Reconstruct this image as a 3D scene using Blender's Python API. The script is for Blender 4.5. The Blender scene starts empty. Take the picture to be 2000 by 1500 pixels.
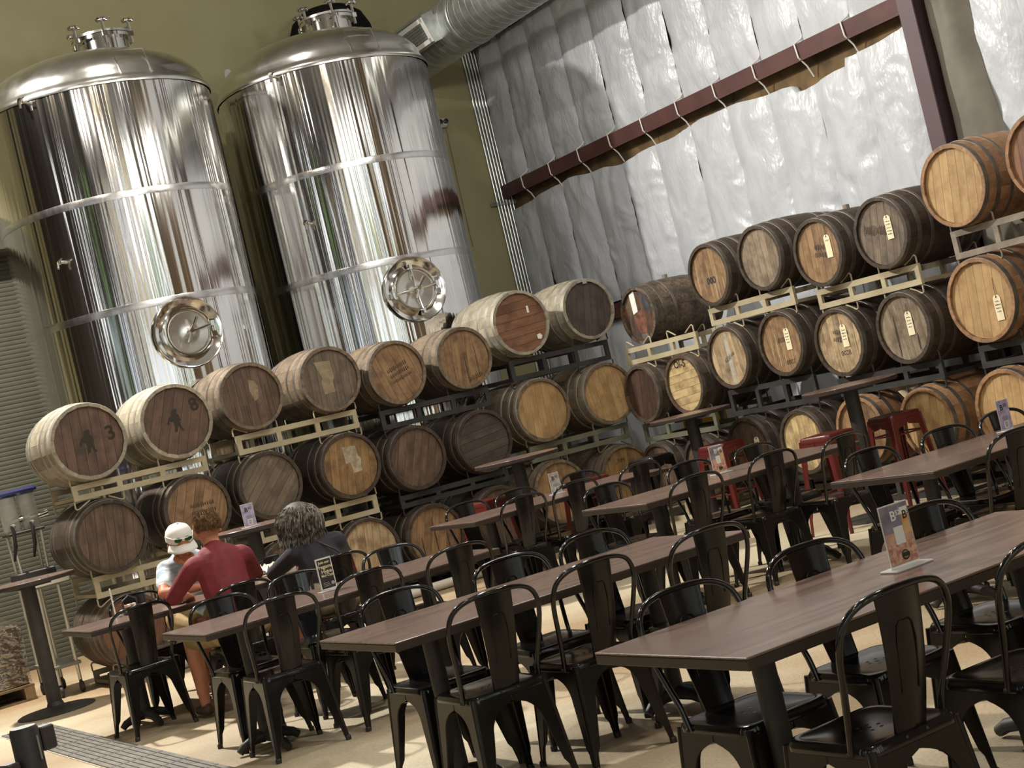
import bpy, bmesh, math, random
from mathutils import Vector, Matrix, Euler, noise
random.seed(7)
PI = math.pi
sc = bpy.context.scene
C = sc.collection

# ------------------------------------------------------------------ camera, world, lights, exposure
# camera solved from the seven dining tables (2000x1500 frame, focal length 3052 px)
F_PX, YAW, PITCH, ROLL, CAM_H = 3052.5, 0.539579, 0.010419, -0.235856, 1.57811
_f = Vector((math.sin(YAW)*math.cos(PITCH), math.cos(YAW)*math.cos(PITCH), math.sin(PITCH)))
_r = Vector((math.cos(YAW), -math.sin(YAW), 0)); _u = _r.cross(_f)
_R = _r*math.cos(ROLL) + _u*math.sin(ROLL); _U = -_r*math.sin(ROLL) + _u*math.cos(ROLL)
cd = bpy.data.cameras.new('camera'); cam = bpy.data.objects.new('camera', cd); C.objects.link(cam)
cd.sensor_fit = 'HORIZONTAL'; cd.sensor_width = 36.0; cd.lens = 36.0*F_PX/2000.0
cd.clip_start = 0.05; cd.clip_end = 200
cam.matrix_world = Matrix(((_R.x, _U.x, -_f.x, 0), (_R.y, _U.y, -_f.y, 0), (_R.z, _U.z, -_f.z, CAM_H), (0, 0, 0, 1)))
sc.camera = cam

w = bpy.data.worlds.new('world'); sc.world = w; w.use_nodes = True
w.node_tree.nodes['Background'].inputs[0].default_value = (0.9, 0.92, 1.0, 1)
w.node_tree.nodes['Background'].inputs[1].default_value = 0.3

def area(name, loc, size, power, col, target=None, sy=None):
    d = bpy.data.lights.new(name, 'AREA'); d.energy = power; d.color = col
    d.shape = 'RECTANGLE' if sy else 'DISK'; d.size = size
    if sy: d.size_y = sy
    o = bpy.data.objects.new(name, d); C.objects.link(o); o.location = loc
    t = Vector(target) if target else Vector((loc[0], loc[1], 0))
    o.rotation_euler = (t-Vector(loc)).to_track_quat('-Z', 'Y').to_euler()
    return o
WARM = (1.0, 0.83, 0.60); NEUT = (1.0, 0.95, 0.87); COOL = (0.74, 0.85, 1.0)
# high-bay lamps of the hall (all above the frame)
area('high_bay_lamp', (2.6, 14.0, 7.0), 0.30, 1700, NEUT, (3.8, 10.0, 0))
area('high_bay_lamp', (5.0, 12.4, 8.6), 0.30, 160, NEUT)
area('high_bay_lamp', (7.4, 4.0, 8.4), 0.45, 160, NEUT)
area('high_bay_lamp', (2.6, 3.6, 8.4), 0.50, 130, WARM)
area('high_bay_lamp', (-3.5, 9.0, 8.4), 0.5, 120, WARM)
area('high_bay_lamp', (1.0, -1.5, 8.4), 0.5, 130, WARM)
def add_fill_light(loc, power, col, r=.18):  # point fills added to brighten the walls, not lamps of the hall
    d = bpy.data.lights.new('globe_lamp', 'POINT'); d.energy = power; d.color = col; d.shadow_soft_size = r
    o = bpy.data.objects.new('globe_lamp', d); C.objects.link(o); o.location = loc; return o
add_fill_light((5.2, 8.2, 5.6), 340, NEUT)
add_fill_light((7.2, 10.2, 5.5), 260, NEUT)
add_fill_light((2.4, 10.6, 6.2), 120, NEUT)
add_fill_light((4.4, 5.0, 5.4), 480, NEUT)
# cool fill panels added behind the camera, standing in for daylight
area('window_daylight', (1.0, -7.7, 3.2), 9.0, 120, COOL, (3, 8, 1.0), 3.6)
area('window_daylight', (-7.7, 3.0, 3.2), 6.0, 40, COOL, (5, 8, 1.0), 3.6)

sc.view_settings.view_transform = 'Standard'
sc.view_settings.look = 'None'
sc.view_settings.gamma = 1.0
sc.view_settings.use_curve_mapping = False
sc.view_settings.exposure = -0.70

# ------------------------------------------------------------------ helpers
class MB:
    def __init__(s): s.v = []; s.f = []; s.m = []; s.mi = 0
    def _a(s, vs, fs):
        b = len(s.v); s.v += [tuple(x) for x in vs]; s.f += [tuple(b+i for i in f) for f in fs]; s.m += [s.mi]*len(fs); return s
    def box(s, c, d, rot=None):
        x, y, z = d[0]/2, d[1]/2, d[2]/2
        vs = [Vector((a, b, e)) for e in (-z, z) for b in (-y, y) for a in (-x, x)]
        if rot is not None:
            R = Euler(rot).to_matrix(); vs = [R @ q for q in vs]
        c = Vector(c)
        return s._a([q+c for q in vs], [(0,2,3,1),(4,5,7,6),(0,1,5,4),(2,6,7,3),(0,4,6,2),(1,3,7,5)])
    def rbox(s, c, d, r=0.004):
        # box with chamfered vertical and top edges
        x, y, z = d[0]/2, d[1]/2, d[2]/2
        def ring(k, zz): return [(-x+k, -y, zz), (x-k, -y, zz), (x, -y+k, zz), (x, y-k, zz), (x-k, y, zz), (-x+k, y, zz), (-x, y-k, zz), (-x, -y+k, zz)]
        def ring2(k, zz):
            return [(-x+k+r, -y+r, zz), (x-k-r, -y+r, zz), (x-r, -y+k+r, zz), (x-r, y-k-r, zz), (x-k-r, y-r, zz), (-x+k+r, y-r, zz), (-x+r, y-k-r, zz), (-x+r, -y+k+r, zz)]
        k = r
        rs = [ring2(k, -z), ring(k, -z+r), ring(k, z-r), ring2(k, z)]
        vs = [Vector(q)+Vector(c) for rr in rs for q in rr]
        fs = [tuple(range(7, -1, -1)), tuple(range(24, 32))]
        for i in range(3):
            for j in range(8): fs.append((i*8+j, i*8+(j+1) % 8, i*8+8+(j+1) % 8, i*8+8+j))
        return s._a(vs, fs)
    def tube(s, path, r, seg=8, closed=False, caps=True):
        P = [Vector(q) for q in path]; n = len(P); rr = r if isinstance(r, (list, tuple)) else [r]*n
        T = []
        for i in range(n):
            a = P[(i-1) % n] if (closed or i > 0) else P[i]; b = P[(i+1) % n] if (closed or i < n-1) else P[i]
            T.append((b-a).normalized())
        ref = Vector((0, 0, 1)) if abs(T[0].z) < .9 else Vector((1, 0, 0))
        nn = (ref-T[0]*ref.dot(T[0])).normalized(); vs = []
        for i in range(n):
            nn = (nn-T[i]*nn.dot(T[i])).normalized(); bb = T[i].cross(nn)
            for k in range(seg):
                a = 2*PI*k/seg; vs.append(P[i]+(nn*math.cos(a)+bb*math.sin(a))*rr[i])
        fs = []
        for i in range(n if closed else n-1):
            j = (i+1) % n
            for k in range(seg): fs.append((i*seg+k, i*seg+(k+1) % seg, j*seg+(k+1) % seg, j*seg+k))
        if not closed and caps: fs += [tuple(range(seg-1, -1, -1)), tuple((n-1)*seg+k for k in range(seg))]
        return s._a(vs, fs)
    def lathe(s, prof, seg=32, c=(0, 0, 0), M=None, caps=True):
        # prof: (r, z) list about local Z
        vs = []; c = Vector(c)
        for (r, z) in prof:
            for k in range(seg):
                a = 2*PI*k/seg; q = Vector((r*math.cos(a), r*math.sin(a), z))
                vs.append((M @ q if M else q)+c)
        fs = []
        for i in range(len(prof)-1):
            for k in range(seg): fs.append((i*seg+k, i*seg+(k+1) % seg, (i+1)*seg+(k+1) % seg, (i+1)*seg+k))
        if caps:
            if prof[0][0] > 1e-6: fs.append(tuple(range(seg-1, -1, -1)))
            if prof[-1][0] > 1e-6: fs.append(tuple((len(prof)-1)*seg+k for k in range(seg)))
        return s._a(vs, fs)
    def cyl(s, a, b, r, seg=12): return s.tube([a, b], r, seg)
    def ball(s, c, r, seg=14, rings=8, sc3=(1, 1, 1)):
        pr = [(max(1e-4, r*math.sin(PI*i/rings)), -r*math.cos(PI*i/rings)) for i in range(rings+1)]
        M = Matrix.Diagonal(Vector(sc3)); return s.lathe(pr, seg, c, M)
    def prism(s, pts, depth, M=None):
        # pts (x,z) outline extruded along y by +-depth/2
        n = len(pts); vs = [Vector((x, -depth/2, z)) for x, z in pts]+[Vector((x, depth/2, z)) for x, z in pts]
        if M: vs = [M @ q for q in vs]
        fs = [tuple(range(n)), tuple(range(2*n-1, n-1, -1))]+[(i, i+n, (i+1) % n+n, (i+1) % n) for i in range(n)]
        return s._a(vs, fs)
    def mesh(s, name, mats=None, smooth=False):
        me = bpy.data.meshes.new(name); me.from_pydata(s.v, [], s.f)
        for m in (mats or []): me.materials.append(m)
        if any(s.m): me.polygons.foreach_set('material_index', s.m)
        if smooth:
            me.polygons.foreach_set('use_smooth', [True]*len(me.polygons))
            try: me.set_sharp_from_angle(angle=math.radians(smooth if smooth is not True else 40))
            except Exception: pass
        me.update(); return me
    def build(s, name, mat, parent=None, smooth=False, loc=None, rot=None):
        me = s.mesh(name, mat if isinstance(mat, list) else [mat], smooth)
        return put(name, me, parent, loc, rot)
def put(name, me, parent=None, loc=None, rot=None, mat=None):
    o = bpy.data.objects.new(name, me); C.objects.link(o)
    if parent is not None: o.parent = parent
    if loc is not None: o.location = loc
    if rot is not None: o.rotation_euler = rot
    if mat is not None:
        o.material_slots[0].link = 'OBJECT'; o.material_slots[0].material = mat
    return o
def tag(o, label=None, cat=None, group=None, kind=None):
    if label: o['label'] = label
    if cat: o['category'] = cat
    if group: o['group'] = group
    if kind: o['kind'] = kind
    return o
def thing(name, label, cat, loc=(0, 0, 0), rz=0, group=None):
    o = bpy.data.objects.new(name, None); C.objects.link(o); o.location = loc; o.rotation_euler = (0, 0, rz)
    o.empty_display_size = .1
    return tag(o, label, cat, group)
def copy_tree(o, parent=None):
    c = o.copy(); C.objects.link(c); c.parent = parent
    for ch in o.children: copy_tree(ch, c)
    return c
def hard(o, w=.004, seg=2):
    m = o.modifiers.new('bevel', 'BEVEL'); m.width = w; m.segments = seg; m.limit_method = 'ANGLE'; return o
_cache = {}
def cached(key, fn):
    if key not in _cache: _cache[key] = fn()
    return _cache[key]

# ------------------------------------------------------------------ materials
def film_mat(name, fac, rough, col=(.9, .9, .88)):
    m = bpy.data.materials.new(name); m.use_nodes = True; nt = m.node_tree; N = nt.nodes; L = nt.links
    for n in list(N): N.remove(n)
    o = N.new('ShaderNodeOutputMaterial'); mx = N.new('ShaderNodeMixShader'); t = N.new('ShaderNodeBsdfTransparent'); g = N.new('ShaderNodeBsdfGlossy')
    g.inputs['Roughness'].default_value = rough; g.inputs['Color'].default_value = (*col, 1)
    nz = N.new('ShaderNodeTexNoise'); nz.inputs['Scale'].default_value = 11; bp = N.new('ShaderNodeBump'); bp.inputs['Strength'].default_value = .8; bp.inputs['Distance'].default_value = .03
    L.new(nz.outputs['Fac'], bp.inputs['Height']); L.new(bp.outputs[0], g.inputs['Normal'])
    mx.inputs[0].default_value = fac; L.new(t.outputs[0], mx.inputs[1]); L.new(g.outputs[0], mx.inputs[2]); L.new(mx.outputs[0], o.inputs[0]); return m
def lin(h):
    h = h.lstrip('#'); c = [int(h[i:i+2], 16)/255 for i in (0, 2, 4)]
    return tuple((x/12.92 if x <= .04045 else ((x+.055)/1.055)**2.4) for x in c)
def M(name, col, rough=.5, metal=0.0, col2=None, scale=4.0, stretch=(1, 1, 1), bump=0.0, rnd=0.0, contrast=(.35, .65), rvar=0.0, spec=.5, coat=0.0, aniso=0.0, detail=6, bscale=None, coord='Object'):
    m = bpy.data.materials.new(name); m.use_nodes = True; nt = m.node_tree; N = nt.nodes; L = nt.links
    b = N['Principled BSDF']
    if isinstance(col, str): col = lin(col)
    if isinstance(col2, str): col2 = lin(col2)
    b.inputs['Roughness'].default_value = rough; b.inputs['Metallic'].default_value = metal
    b.inputs['Specular IOR Level'].default_value = spec; b.inputs['Coat Weight'].default_value = coat
    b.inputs['Anisotropic'].default_value = aniso
    b.inputs['Base Color'].default_value = (*col, 1)
    tc = N.new('ShaderNodeTexCoord'); mp = N.new('ShaderNodeMapping'); mp.inputs['Scale'].default_value = stretch
    L.new(tc.outputs[coord], mp.inputs[0])
    src = mp.outputs[0]
    if rnd > 0:
        oi = N.new('ShaderNodeObjectInfo'); ad = N.new('ShaderNodeVectorMath'); ad.operation = 'ADD'
        ml = N.new('ShaderNodeMath'); ml.operation = 'MULTIPLY'; ml.inputs[1].default_value = 37.0
        L.new(oi.outputs['Random'], ml.inputs[0]); L.new(mp.outputs[0], ad.inputs[0]); L.new(ml.outputs[0], ad.inputs[1]); src = ad.outputs[0]
    nz = N.new('ShaderNodeTexNoise'); nz.inputs['Scale'].default_value = scale; nz.inputs['Detail'].default_value = detail
    L.new(src, nz.inputs['Vector'])
    out = None
    if col2 is not None:
        cr = N.new('ShaderNodeValToRGB'); cr.color_ramp.elements[0].position = contrast[0]; cr.color_ramp.elements[1].position = contrast[1]
        cr.color_ramp.elements[0].color = (*col, 1); cr.color_ramp.elements[1].color = (*col2, 1)
        L.new(nz.outputs['Fac'], cr.inputs[0]); out = cr.outputs[0]
    if rnd > 0:
        hs = N.new('ShaderNodeHueSaturation')
        mr = N.new('ShaderNodeMapRange'); mr.inputs['To Min'].default_value = 1-rnd; mr.inputs['To Max'].default_value = 1+rnd
        L.new(oi.outputs['Random'], mr.inputs[0]); L.new(mr.outputs[0], hs.inputs['Value'])
        if out: L.new(out, hs.inputs['Color'])
        else: hs.inputs['Color'].default_value = (*col, 1)
        out = hs.outputs[0]
    if out: L.new(out, b.inputs['Base Color'])
    if rvar:
        mr2 = N.new('ShaderNodeMapRange'); mr2.inputs['To Min'].default_value = max(.02, rough-rvar); mr2.inputs['To Max'].default_value = rough+rvar
        L.new(nz.outputs['Fac'], mr2.inputs[0]); L.new(mr2.outputs[0], b.inputs['Roughness'])
    if bump:
        bp = N.new('ShaderNodeBump'); bp.inputs['Strength'].default_value = bump; bp.inputs['Distance'].default_value = .01
        if bscale:
            n2 = N.new('ShaderNodeTexNoise'); n2.inputs['Scale'].default_value = bscale; L.new(src, n2.inputs['Vector']); L.new(n2.outputs['Fac'], bp.inputs['Height'])
        else: L.new(nz.outputs['Fac'], bp.inputs['Height'])
        L.new(bp.outputs[0], b.inputs['Normal'])
    return m
def glass(name, col=(1, 1, 1), rough=.02, ior=1.45, trans=1.0):
    m = bpy.data.materials.new(name); m.use_nodes = True; b = m.node_tree.nodes['Principled BSDF']
    b.inputs['Base Color'].default_value = (*col, 1); b.inputs['Roughness'].default_value = rough
    b.inputs['Transmission Weight'].default_value = trans; b.inputs['IOR'].default_value = ior
    return m
def emit(name, col, s):
    m = bpy.data.materials.new(name); m.use_nodes = True; b = m.node_tree.nodes['Principled BSDF']
    b.inputs['Base Color'].default_value = (*col, 1); b.inputs['Emission Color'].default_value = (*col, 1); b.inputs['Emission Strength'].default_value = s
    return m
black_metal = M('black_powder_coat', (.007, .006, .0055), .24, 0.0, (.012, .010, .009), 9, rvar=.06, spec=.34)
black_tube = M('black_tube_enamel', (.006, .0055, .0055), .11, 0.0, spec=.6)
black_seat = M('black_seat_enamel', (.006, .0055, .006), .15, 0.0, (.010, .009, .009), 7, rvar=.05, spec=.6)
black_gloss = M('black_gloss_enamel', (.008, .009, .012), .14, 0.0, spec=.7)
black_iron = M('black_cast_iron', (.022, .020, .018), .55, 0, (.035, .03, .026), 12, bump=.15)
red_metal = M('red_enamel', lin('#4d1815'), .35, 0, lin('#5a1e1a'), 6, spec=.5)
galv = M('galvanised_steel', (.42, .44, .43), .38, .85, (.58, .60, .58), 9, rvar=.1)
conduit_m = M('conduit_steel', (.55, .57, .56), .30, .9, (.66, .68, .66), 5)
steel_plain = M('stainless_steel', (.66, .65, .62), .22, 1.0, (.72, .71, .68), 8, rvar=.06)
steel_mirror = M('polished_stainless', (.72, .71, .68), .10, 1.0)
steel_band = M('ground_weld_band', (.58, .57, .56), .24, 1.0, (.64, .63, .62), 30, (1, 1, .3), rvar=.05)
rack_cream = M('cream_rack_paint', lin('#9c9072'), .5, 0, lin('#b3a88b'), 3, rnd=.05, contrast=(.3, .6))
rack_black = M('black_rack_paint', (.018, .018, .018), .55, 0, (.035, .033, .03), 5)
rack_green = M('grey_green_rack_paint', lin('#5b5c4c'), .5, 0, lin('#6e6d5c'), 4)
rack_grey = M('weathered_grey_rack_paint', lin('#6f6558'), .6, 0, lin('#8d8375'), 6)
hoop_m = M('weathered_hoop_steel', (.10, .085, .07), .5, .6, (.21, .18, .15), 9, rvar=.12)
hoop_pale = M('bright_hoop_steel', (.40, .37, .31), .42, .75, (.55, .51, .44), 7, rvar=.1)
table_edge = M('dark_table_edge', (.030, .021, .016), .45)
yellow_m = M('yellow_paint', lin('#d8a818'), .45)
white_paper = M('white_paper', (.80, .78, .72), .7)
tag_paper = M('manila_tag_paper', lin('#d9cda6'), .75, 0, lin('#e6dcbc'), 20)
ink = M('black_ink', (.03, .025, .022), .7)
stamp = M('faded_stamp_ink', (.030, .020, .013), .8)
paper_pinkish = M('printed_card_beige', lin('#b3948a'), .5, 0, lin('#d9a98c'), 26, contrast=(.4, .6))
acrylic = glass('clear_acrylic', (.93, .92, .90), .08, 1.30, .45)
clear_glass = glass('clear_glass', (1, 1, 1), .0, 1.45)
beer_m = glass('pale_beer', lin('#e0a52a'), .0, 1.33, .85)

def wood_mat(name, a, b, c, roll_streak=1.0):
    m = bpy.data.materials.new(name); m.use_nodes = True; nt = m.node_tree; N = nt.nodes; L = nt.links; p = N['Principled BSDF']
    tc = N.new('ShaderNodeTexCoord'); mp = N.new('ShaderNodeMapping'); mp.inputs['Scale'].default_value = (26, 26, 1.7)
    oi = N.new('ShaderNodeObjectInfo'); k = N.new('ShaderNodeMath'); k.operation = 'MULTIPLY'; k.inputs[1].default_value = 53
    L.new(oi.outputs['Random'], k.inputs[0])
    ad = N.new('ShaderNodeVectorMath'); ad.operation = 'ADD'; L.new(tc.outputs['Object'], mp.inputs[0]); L.new(mp.outputs[0], ad.inputs[0]); L.new(k.outputs[0], ad.inputs[1])
    n1 = N.new('ShaderNodeTexNoise'); n1.inputs['Scale'].default_value = 1.6; n1.inputs['Detail'].default_value = 7; L.new(ad.outputs[0], n1.inputs['Vector'])
    ad2 = N.new('ShaderNodeVectorMath'); ad2.operation = 'ADD'; L.new(tc.outputs['Object'], ad2.inputs[0]); L.new(k.outputs[0], ad2.inputs[1])
    n2 = N.new('ShaderNodeTexNoise'); n2.inputs['Scale'].default_value = 6.5; n2.inputs['Detail'].default_value = 6; n2.inputs['Roughness'].default_value = .62; L.new(ad2.outputs[0], n2.inputs['Vector'])
    r1 = N.new('ShaderNodeValToRGB'); e = r1.color_ramp.elements; e[0].position = .3; e[1].position = .72; e[0].color = (*b, 1); e[1].color = (*a, 1)
    L.new(n1.outputs['Fac'], r1.inputs[0])
    r2 = N.new('ShaderNodeValToRGB'); r2.color_ramp.elements[0].position = .44; r2.color_ramp.elements[1].position = .68
    L.new(n2.outputs['Fac'], r2.inputs[0])
    mx = N.new('ShaderNodeMix'); mx.data_type = 'RGBA'; mx.inputs[7].default_value = (*c, 1)
    L.new(r2.outputs[0], mx.inputs[0]); L.new(r1.outputs[0], mx.inputs[6])
    hs = N.new('ShaderNodeHueSaturation'); mr = N.new('ShaderNodeMapRange'); mr.inputs['To Min'].default_value = .84; mr.inputs['To Max'].default_value = 1.14
    L.new(oi.outputs['Random'], mr.inputs[0]); L.new(mr.outputs[0], hs.inputs['Value']); L.new(mx.outputs[2], hs.inputs['Color'])
    L.new(hs.outputs[0], p.inputs['Base Color']); p.inputs['Roughness'].default_value = .62
    bp = N.new('ShaderNodeBump'); bp.inputs['Strength'].default_value = .25; bp.inputs['Distance'].default_value = .004; L.new(n1.outputs['Fac'], bp.inputs['Height']); L.new(bp.outputs[0], p.inputs['Normal'])
    return m
def desat(c, k=.80, v=.86):
    g = .3*c[0]+.59*c[1]+.11*c[2]
    return tuple((g+(x-g)*k)*v for x in c)
def W(name, a, b, c): return wood_mat(name, desat(lin(a)), desat(lin(b)), desat(lin(c)))
HD = dict(
    redbrown=W('head_red_brown', '#7a573e', '#5d432f', '#4a3526'),
    brown=W('head_brown', '#7d6044', '#563f2c', '#493626'),
    greybrown=W('head_grey_brown', '#85725a', '#655441', '#54463a'),
    tan=W('head_tan', '#a8824f', '#8a6438', '#69492b'),
    orange=W('head_orange', '#a8803f', '#8a642e', '#6b4a24'),
    orangebrown=W('head_orange_brown', '#94643c', '#784b2a', '#633d24'),
    darkgrey=W('head_dark_grey_brown', '#5d4f44', '#4a3d34', '#3d322b'),
    oak=W('head_new_oak', '#cda562', '#b78d4a', '#a5793c'),
    pale=W('head_pale', '#cdb184', '#a88757', '#7d6340'),
    greytan=W('head_grey_tan', '#a39073', '#85704f', '#66543f'),
    paleyellow=W('head_pale_yellow', '#d8bd7c', '#c2a05c', '#8d6d3e'),
    darkred=W('head_dark_red', '#5d3d28', '#452c1e', '#38241a'),
    charred=W('head_charred', '#5e4a38', '#2b2826', '#7d4a2a'),
)
BD = dict(
    pale=W('stave_pale', '#b5aa90', '#988d73', '#80755c'),  # pale tone takes in the light falling on the top-row barrels
    brown=W('stave_brown', '#6d5540', '#503d2e', '#3d2f25'),
    dark=W('stave_dark', '#55412f', '#3b2d22', '#2c231c'),
    oak=W('stave_oak', '#b5854e', '#99693a', '#80552e'),
    patch=W('stave_patchy', '#8d7353', '#4a3c2f', '#2c2724'),
    mid=W('stave_mid', '#8d775a', '#6d593f', '#574631'),
)
# ------------------------------------------------------------------ the setting
XW, YW, ZC = 10.85, 17.0, 10.4
def floor_mat():
    m = bpy.data.materials.new('stained_concrete'); m.use_nodes = True; nt = m.node_tree; N = nt.nodes; L = nt.links; p = N['Principled BSDF']
    tc = N.new('ShaderNodeTexCoord')
    def nz(s, d=6, r=.55):
        n = N.new('ShaderNodeTexNoise'); n.inputs['Scale'].default_value = s; n.inputs['Detail'].default_value = d; n.inputs['Roughness'].default_value = r
        L.new(tc.outputs['Object'], n.inputs['Vector']); return n
    a = nz(.45, 5); r = N.new('ShaderNodeValToRGB'); e = r.color_ramp.elements
    e[0].position = .36; e[0].color = (*lin('#a1896a'), 1); e[1].position = .66; e[1].color = (*lin('#cbc2aa'), 1)
    L.new(a.outputs['Fac'], r.inputs[0])
    s = nz(55, 4, .7); r2 = N.new('ShaderNodeValToRGB'); r2.color_ramp.elements[0].position = .35; r2.color_ramp.elements[0].color = (.80, .76, .70, 1); r2.color_ramp.elements[1].position = .6; r2.color_ramp.elements[1].color = (1, 1, 1, 1)
    L.new(s.outputs['Fac'], r2.inputs[0])
    mx = N.new('ShaderNodeMix'); mx.data_type = 'RGBA'; mx.blend_type = 'MULTIPLY'; mx.inputs[0].default_value = 1
    L.new(r.outputs[0], mx.inputs[6]); L.new(r2.outputs[0], mx.inputs[7])
    L.new(mx.outputs[2], p.inputs['Base Color']); p.inputs['Roughness'].default_value = .55; p.inputs['Specular IOR Level'].default_value = .25
    return m
def wall(name, c, d, m):
    o = MB().box(c, d).build(name, m); return tag(o, kind='structure')
wall('floor', (1.5, 4.5, -.1), (19.4, 25.6, .2), floor_mat())
yel = M('yellow_painted_drywall', lin('#908a66'), .75, 0, lin('#98926f'), 1.2, bump=.05, bscale=60)
wall_back = wall('wall_back', (1.5, YW+.1, ZC/2), (19.4, .2, ZC), yel)
sheath = M('brown_wall_sheathing', lin('#4a3a26'), .85, 0, lin('#7d6440'), 3.5, bump=.2)
wall_right = wall('wall_right', (XW+.1, 4.5, ZC/2), (.2, 25.6, ZC), sheath)
dkwall = M('dark_brown_wall', lin('#332b27'), .8, 0, lin('#3d342e'), 1.5)
wall('wall_left', (-8.1, 4.5, ZC/2), (.2, 25.6, ZC), dkwall)
wall('wall_front', (1.5, -8.1, ZC/2), (19.4, .2, ZC), dkwall)
wall('ceiling', (1.5, 4.5, ZC+.1), (19.4, 25.6, .2), M('ceiling_liner', (.30, .29, .28), .8, 0, (.36, .35, .33), 1.5))
# glowing strips added behind the camera, framed like windows, to streak the tank reflections
strip_cool = emit('daylight_pane', (.92, .96, 1.0), 6.0); strip_green = emit('green_tinted_pane', (.45, .80, .30), 2.6); strip_warm = emit('warm_lit_pane', (1.0, .78, .42), 2.0)
alu = M('window_frame_bronze', (.06, .05, .045), .5)
wn = 0
def glow_strip(cx, wdt, z0, z1, side, pm):
    global wn; wn += 1
    o = bpy.data.objects.new('window_%d' % wn, None); C.objects.link(o); tag(o, kind='structure')
    if side == 'front': o.location = (cx, -7.97, 0)
    else: o.location = (-7.97, cx, 0); o.rotation_euler = (0, 0, -PI/2)
    MB().box((0, 0, (z0+z1)/2), (wdt-.08, .02, z1-z0-.08)).build('pane', pm, o)
    f = MB()
    for s in (-1, 1): f.box((s*wdt/2, .02, (z0+z1)/2), (.08, .08, z1-z0+.08))
    for z in (z0, z1): f.box((0, .02, z), (wdt, .08, .08))
    f.build('window_frame', alu, o)
for cx, wd, pm in ((-7.0, .3, strip_cool), (-6.0, .6, strip_warm), (-4.9, .25, strip_cool), (-3.9, .35, strip_green), (-2.9, .5, strip_cool), (-1.7, .3, strip_warm), (-.7, .45, strip_cool), (.5, .25, strip_cool), (1.5, .5, strip_warm), (2.8, .3, strip_green), (3.9, .55, strip_cool), (5.2, .25, strip_warm), (6.2, .4, strip_cool), (7.4, .3, strip_green), (8.5, .5, strip_cool), (9.8, .35, strip_warm)):
    glow_strip(cx, wd, .6, 9.4, 'front', pm)
for cx, wd, pm in ((-5.0, .6, strip_cool), (-2.5, .3, strip_warm), (.5, .4, strip_cool), (4.0, .25, strip_green), (7.5, .4, strip_cool)):
    glow_strip(cx, wd, .6, 8.0, 'left', pm)

# roll-up door in the back wall, left of the tanks
door = bpy.data.objects.new('door_1', None); C.objects.link(door); door.location = (2.3, YW, 0); tag(door, kind='structure')
dm = M('grey_green_door_slats', lin('#525145'), .6, .1, lin('#59584b'), 2, rnd=.03)
SL = .048
slat = MB(); pr = [(-.0, 0), (-.003, .002), (-.005, .006), (-.005, .042), (-.003, .046), (0, .048)]
slat._a([Vector((x, y, z)) for x in (-2.2, 2.2) for (y, z) in pr], [(i, i+1, i+7, i+6) for i in range(5)])
slm = slat.mesh('slat', [dm], 60)
for i in range(92): put('slat', slm, door, (0, -.01, i*SL))
for s in (-1, 1): MB().box((s*2.24, -.04, 2.25), (.1, .08, 4.5)).build('guide_rail', galv, door)
MB().rbox((0, -.16, 4.55), (4.6, .32, .36), .03).build('coil_hood', dm, door)

# insulation blankets on the right wall: one quilted strip per bay
vinyl = M('white_vinyl_facing', (.49, .512, .545), .32, 0, (.55, .572, .605), 3, bump=1.0, bscale=13, stretch=(1, 2.0, .9), spec=.5)
blanket_unlit = M('soiled_vinyl_facing', lin('#5f5a4f'), .6, 0, lin('#716b5f'), 3, bump=.5, bscale=9)  # grey-brown of the fold's unlit kraft side, shade put into the colour
def blanket(name, y0, y1, zt_fn, zb_fn, puff=.055, x0=XW-.08, seed=0, nu=16, nv=64, crease=.024):
    b = MB(); vs = []
    for j in range(nv+1):
        t = j/nv
        for i in range(nu+1):
            u = i/nu; y = y0+(y1-y0)*u
            zt, zb = zt_fn(y), zb_fn(y); z = zb+(zt-zb)*t
            pf = puff*(1-abs(2*u-1)**3.5)*min(1, .25+6*t)*min(1, .25+6*(1-t))
            q = Vector((y*2.3, z*1.0, seed*3.1))
            wr = abs(noise.noise(Vector((y*3.4+noise.noise(q)*1.4, z*1.5+seed, 1.7+seed))))
            wr2 = abs(noise.noise(Vector((y*1.2, z*4.2+seed*2+noise.noise(q*1.7)*2.2, 5.1))))
            hz = noise.noise(Vector((y*6, z*2.2, seed*1.3)))
            edge = math.exp(-((t*(zt-zb))/.22)**2)+math.exp(-(((1-t)*(zt-zb))/.22)**2)
            wr3 = noise.noise(Vector((y*13, z*3, seed)))*edge
            x = x0-pf+crease*(1.6*wr+1.3*wr2+.5*hz)+.012*wr3
            vs.append(Vector((x, y, z)))
    fs = [(j*(nu+1)+i, (j+1)*(nu+1)+i, (j+1)*(nu+1)+i+1, j*(nu+1)+i+1) for j in range(nv) for i in range(nu)]
    b._a(vs, fs)
    # returns so the blanket has thickness at its edges
    top = [nv*(nu+1)+i for i in range(nu+1)]; k = len(b.v)
    b.v += [(XW-.005, b.v[i][1], b.v[i][2]-.01) for i in top]
    for i in range(nu): b.f.append((top[i], k+i, k+i+1, top[i+1])); b.m.append(0)
    bot = list(range(nu+1)); k = len(b.v)
    b.v += [(XW-.005, b.v[i][1], b.v[i][2]+.01) for i in bot]
    for i in range(nu): b.f.append((bot[i+1], k+i+1, k+i, bot[i])); b.m.append(0)
    return b.build(name, vinyl, wall_right, 70)
seams = [16.97, 16.41]+[16.41-.657*k for k in range(1, 11)]      # down to the column
gz = lambda y: 3.985+.035*math.sin(y*2.1)+.045*noise.noise(Vector((y*1.9, 0, 3)))+(-.07 if 10.7 < y < 11.4 else 0)
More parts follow.
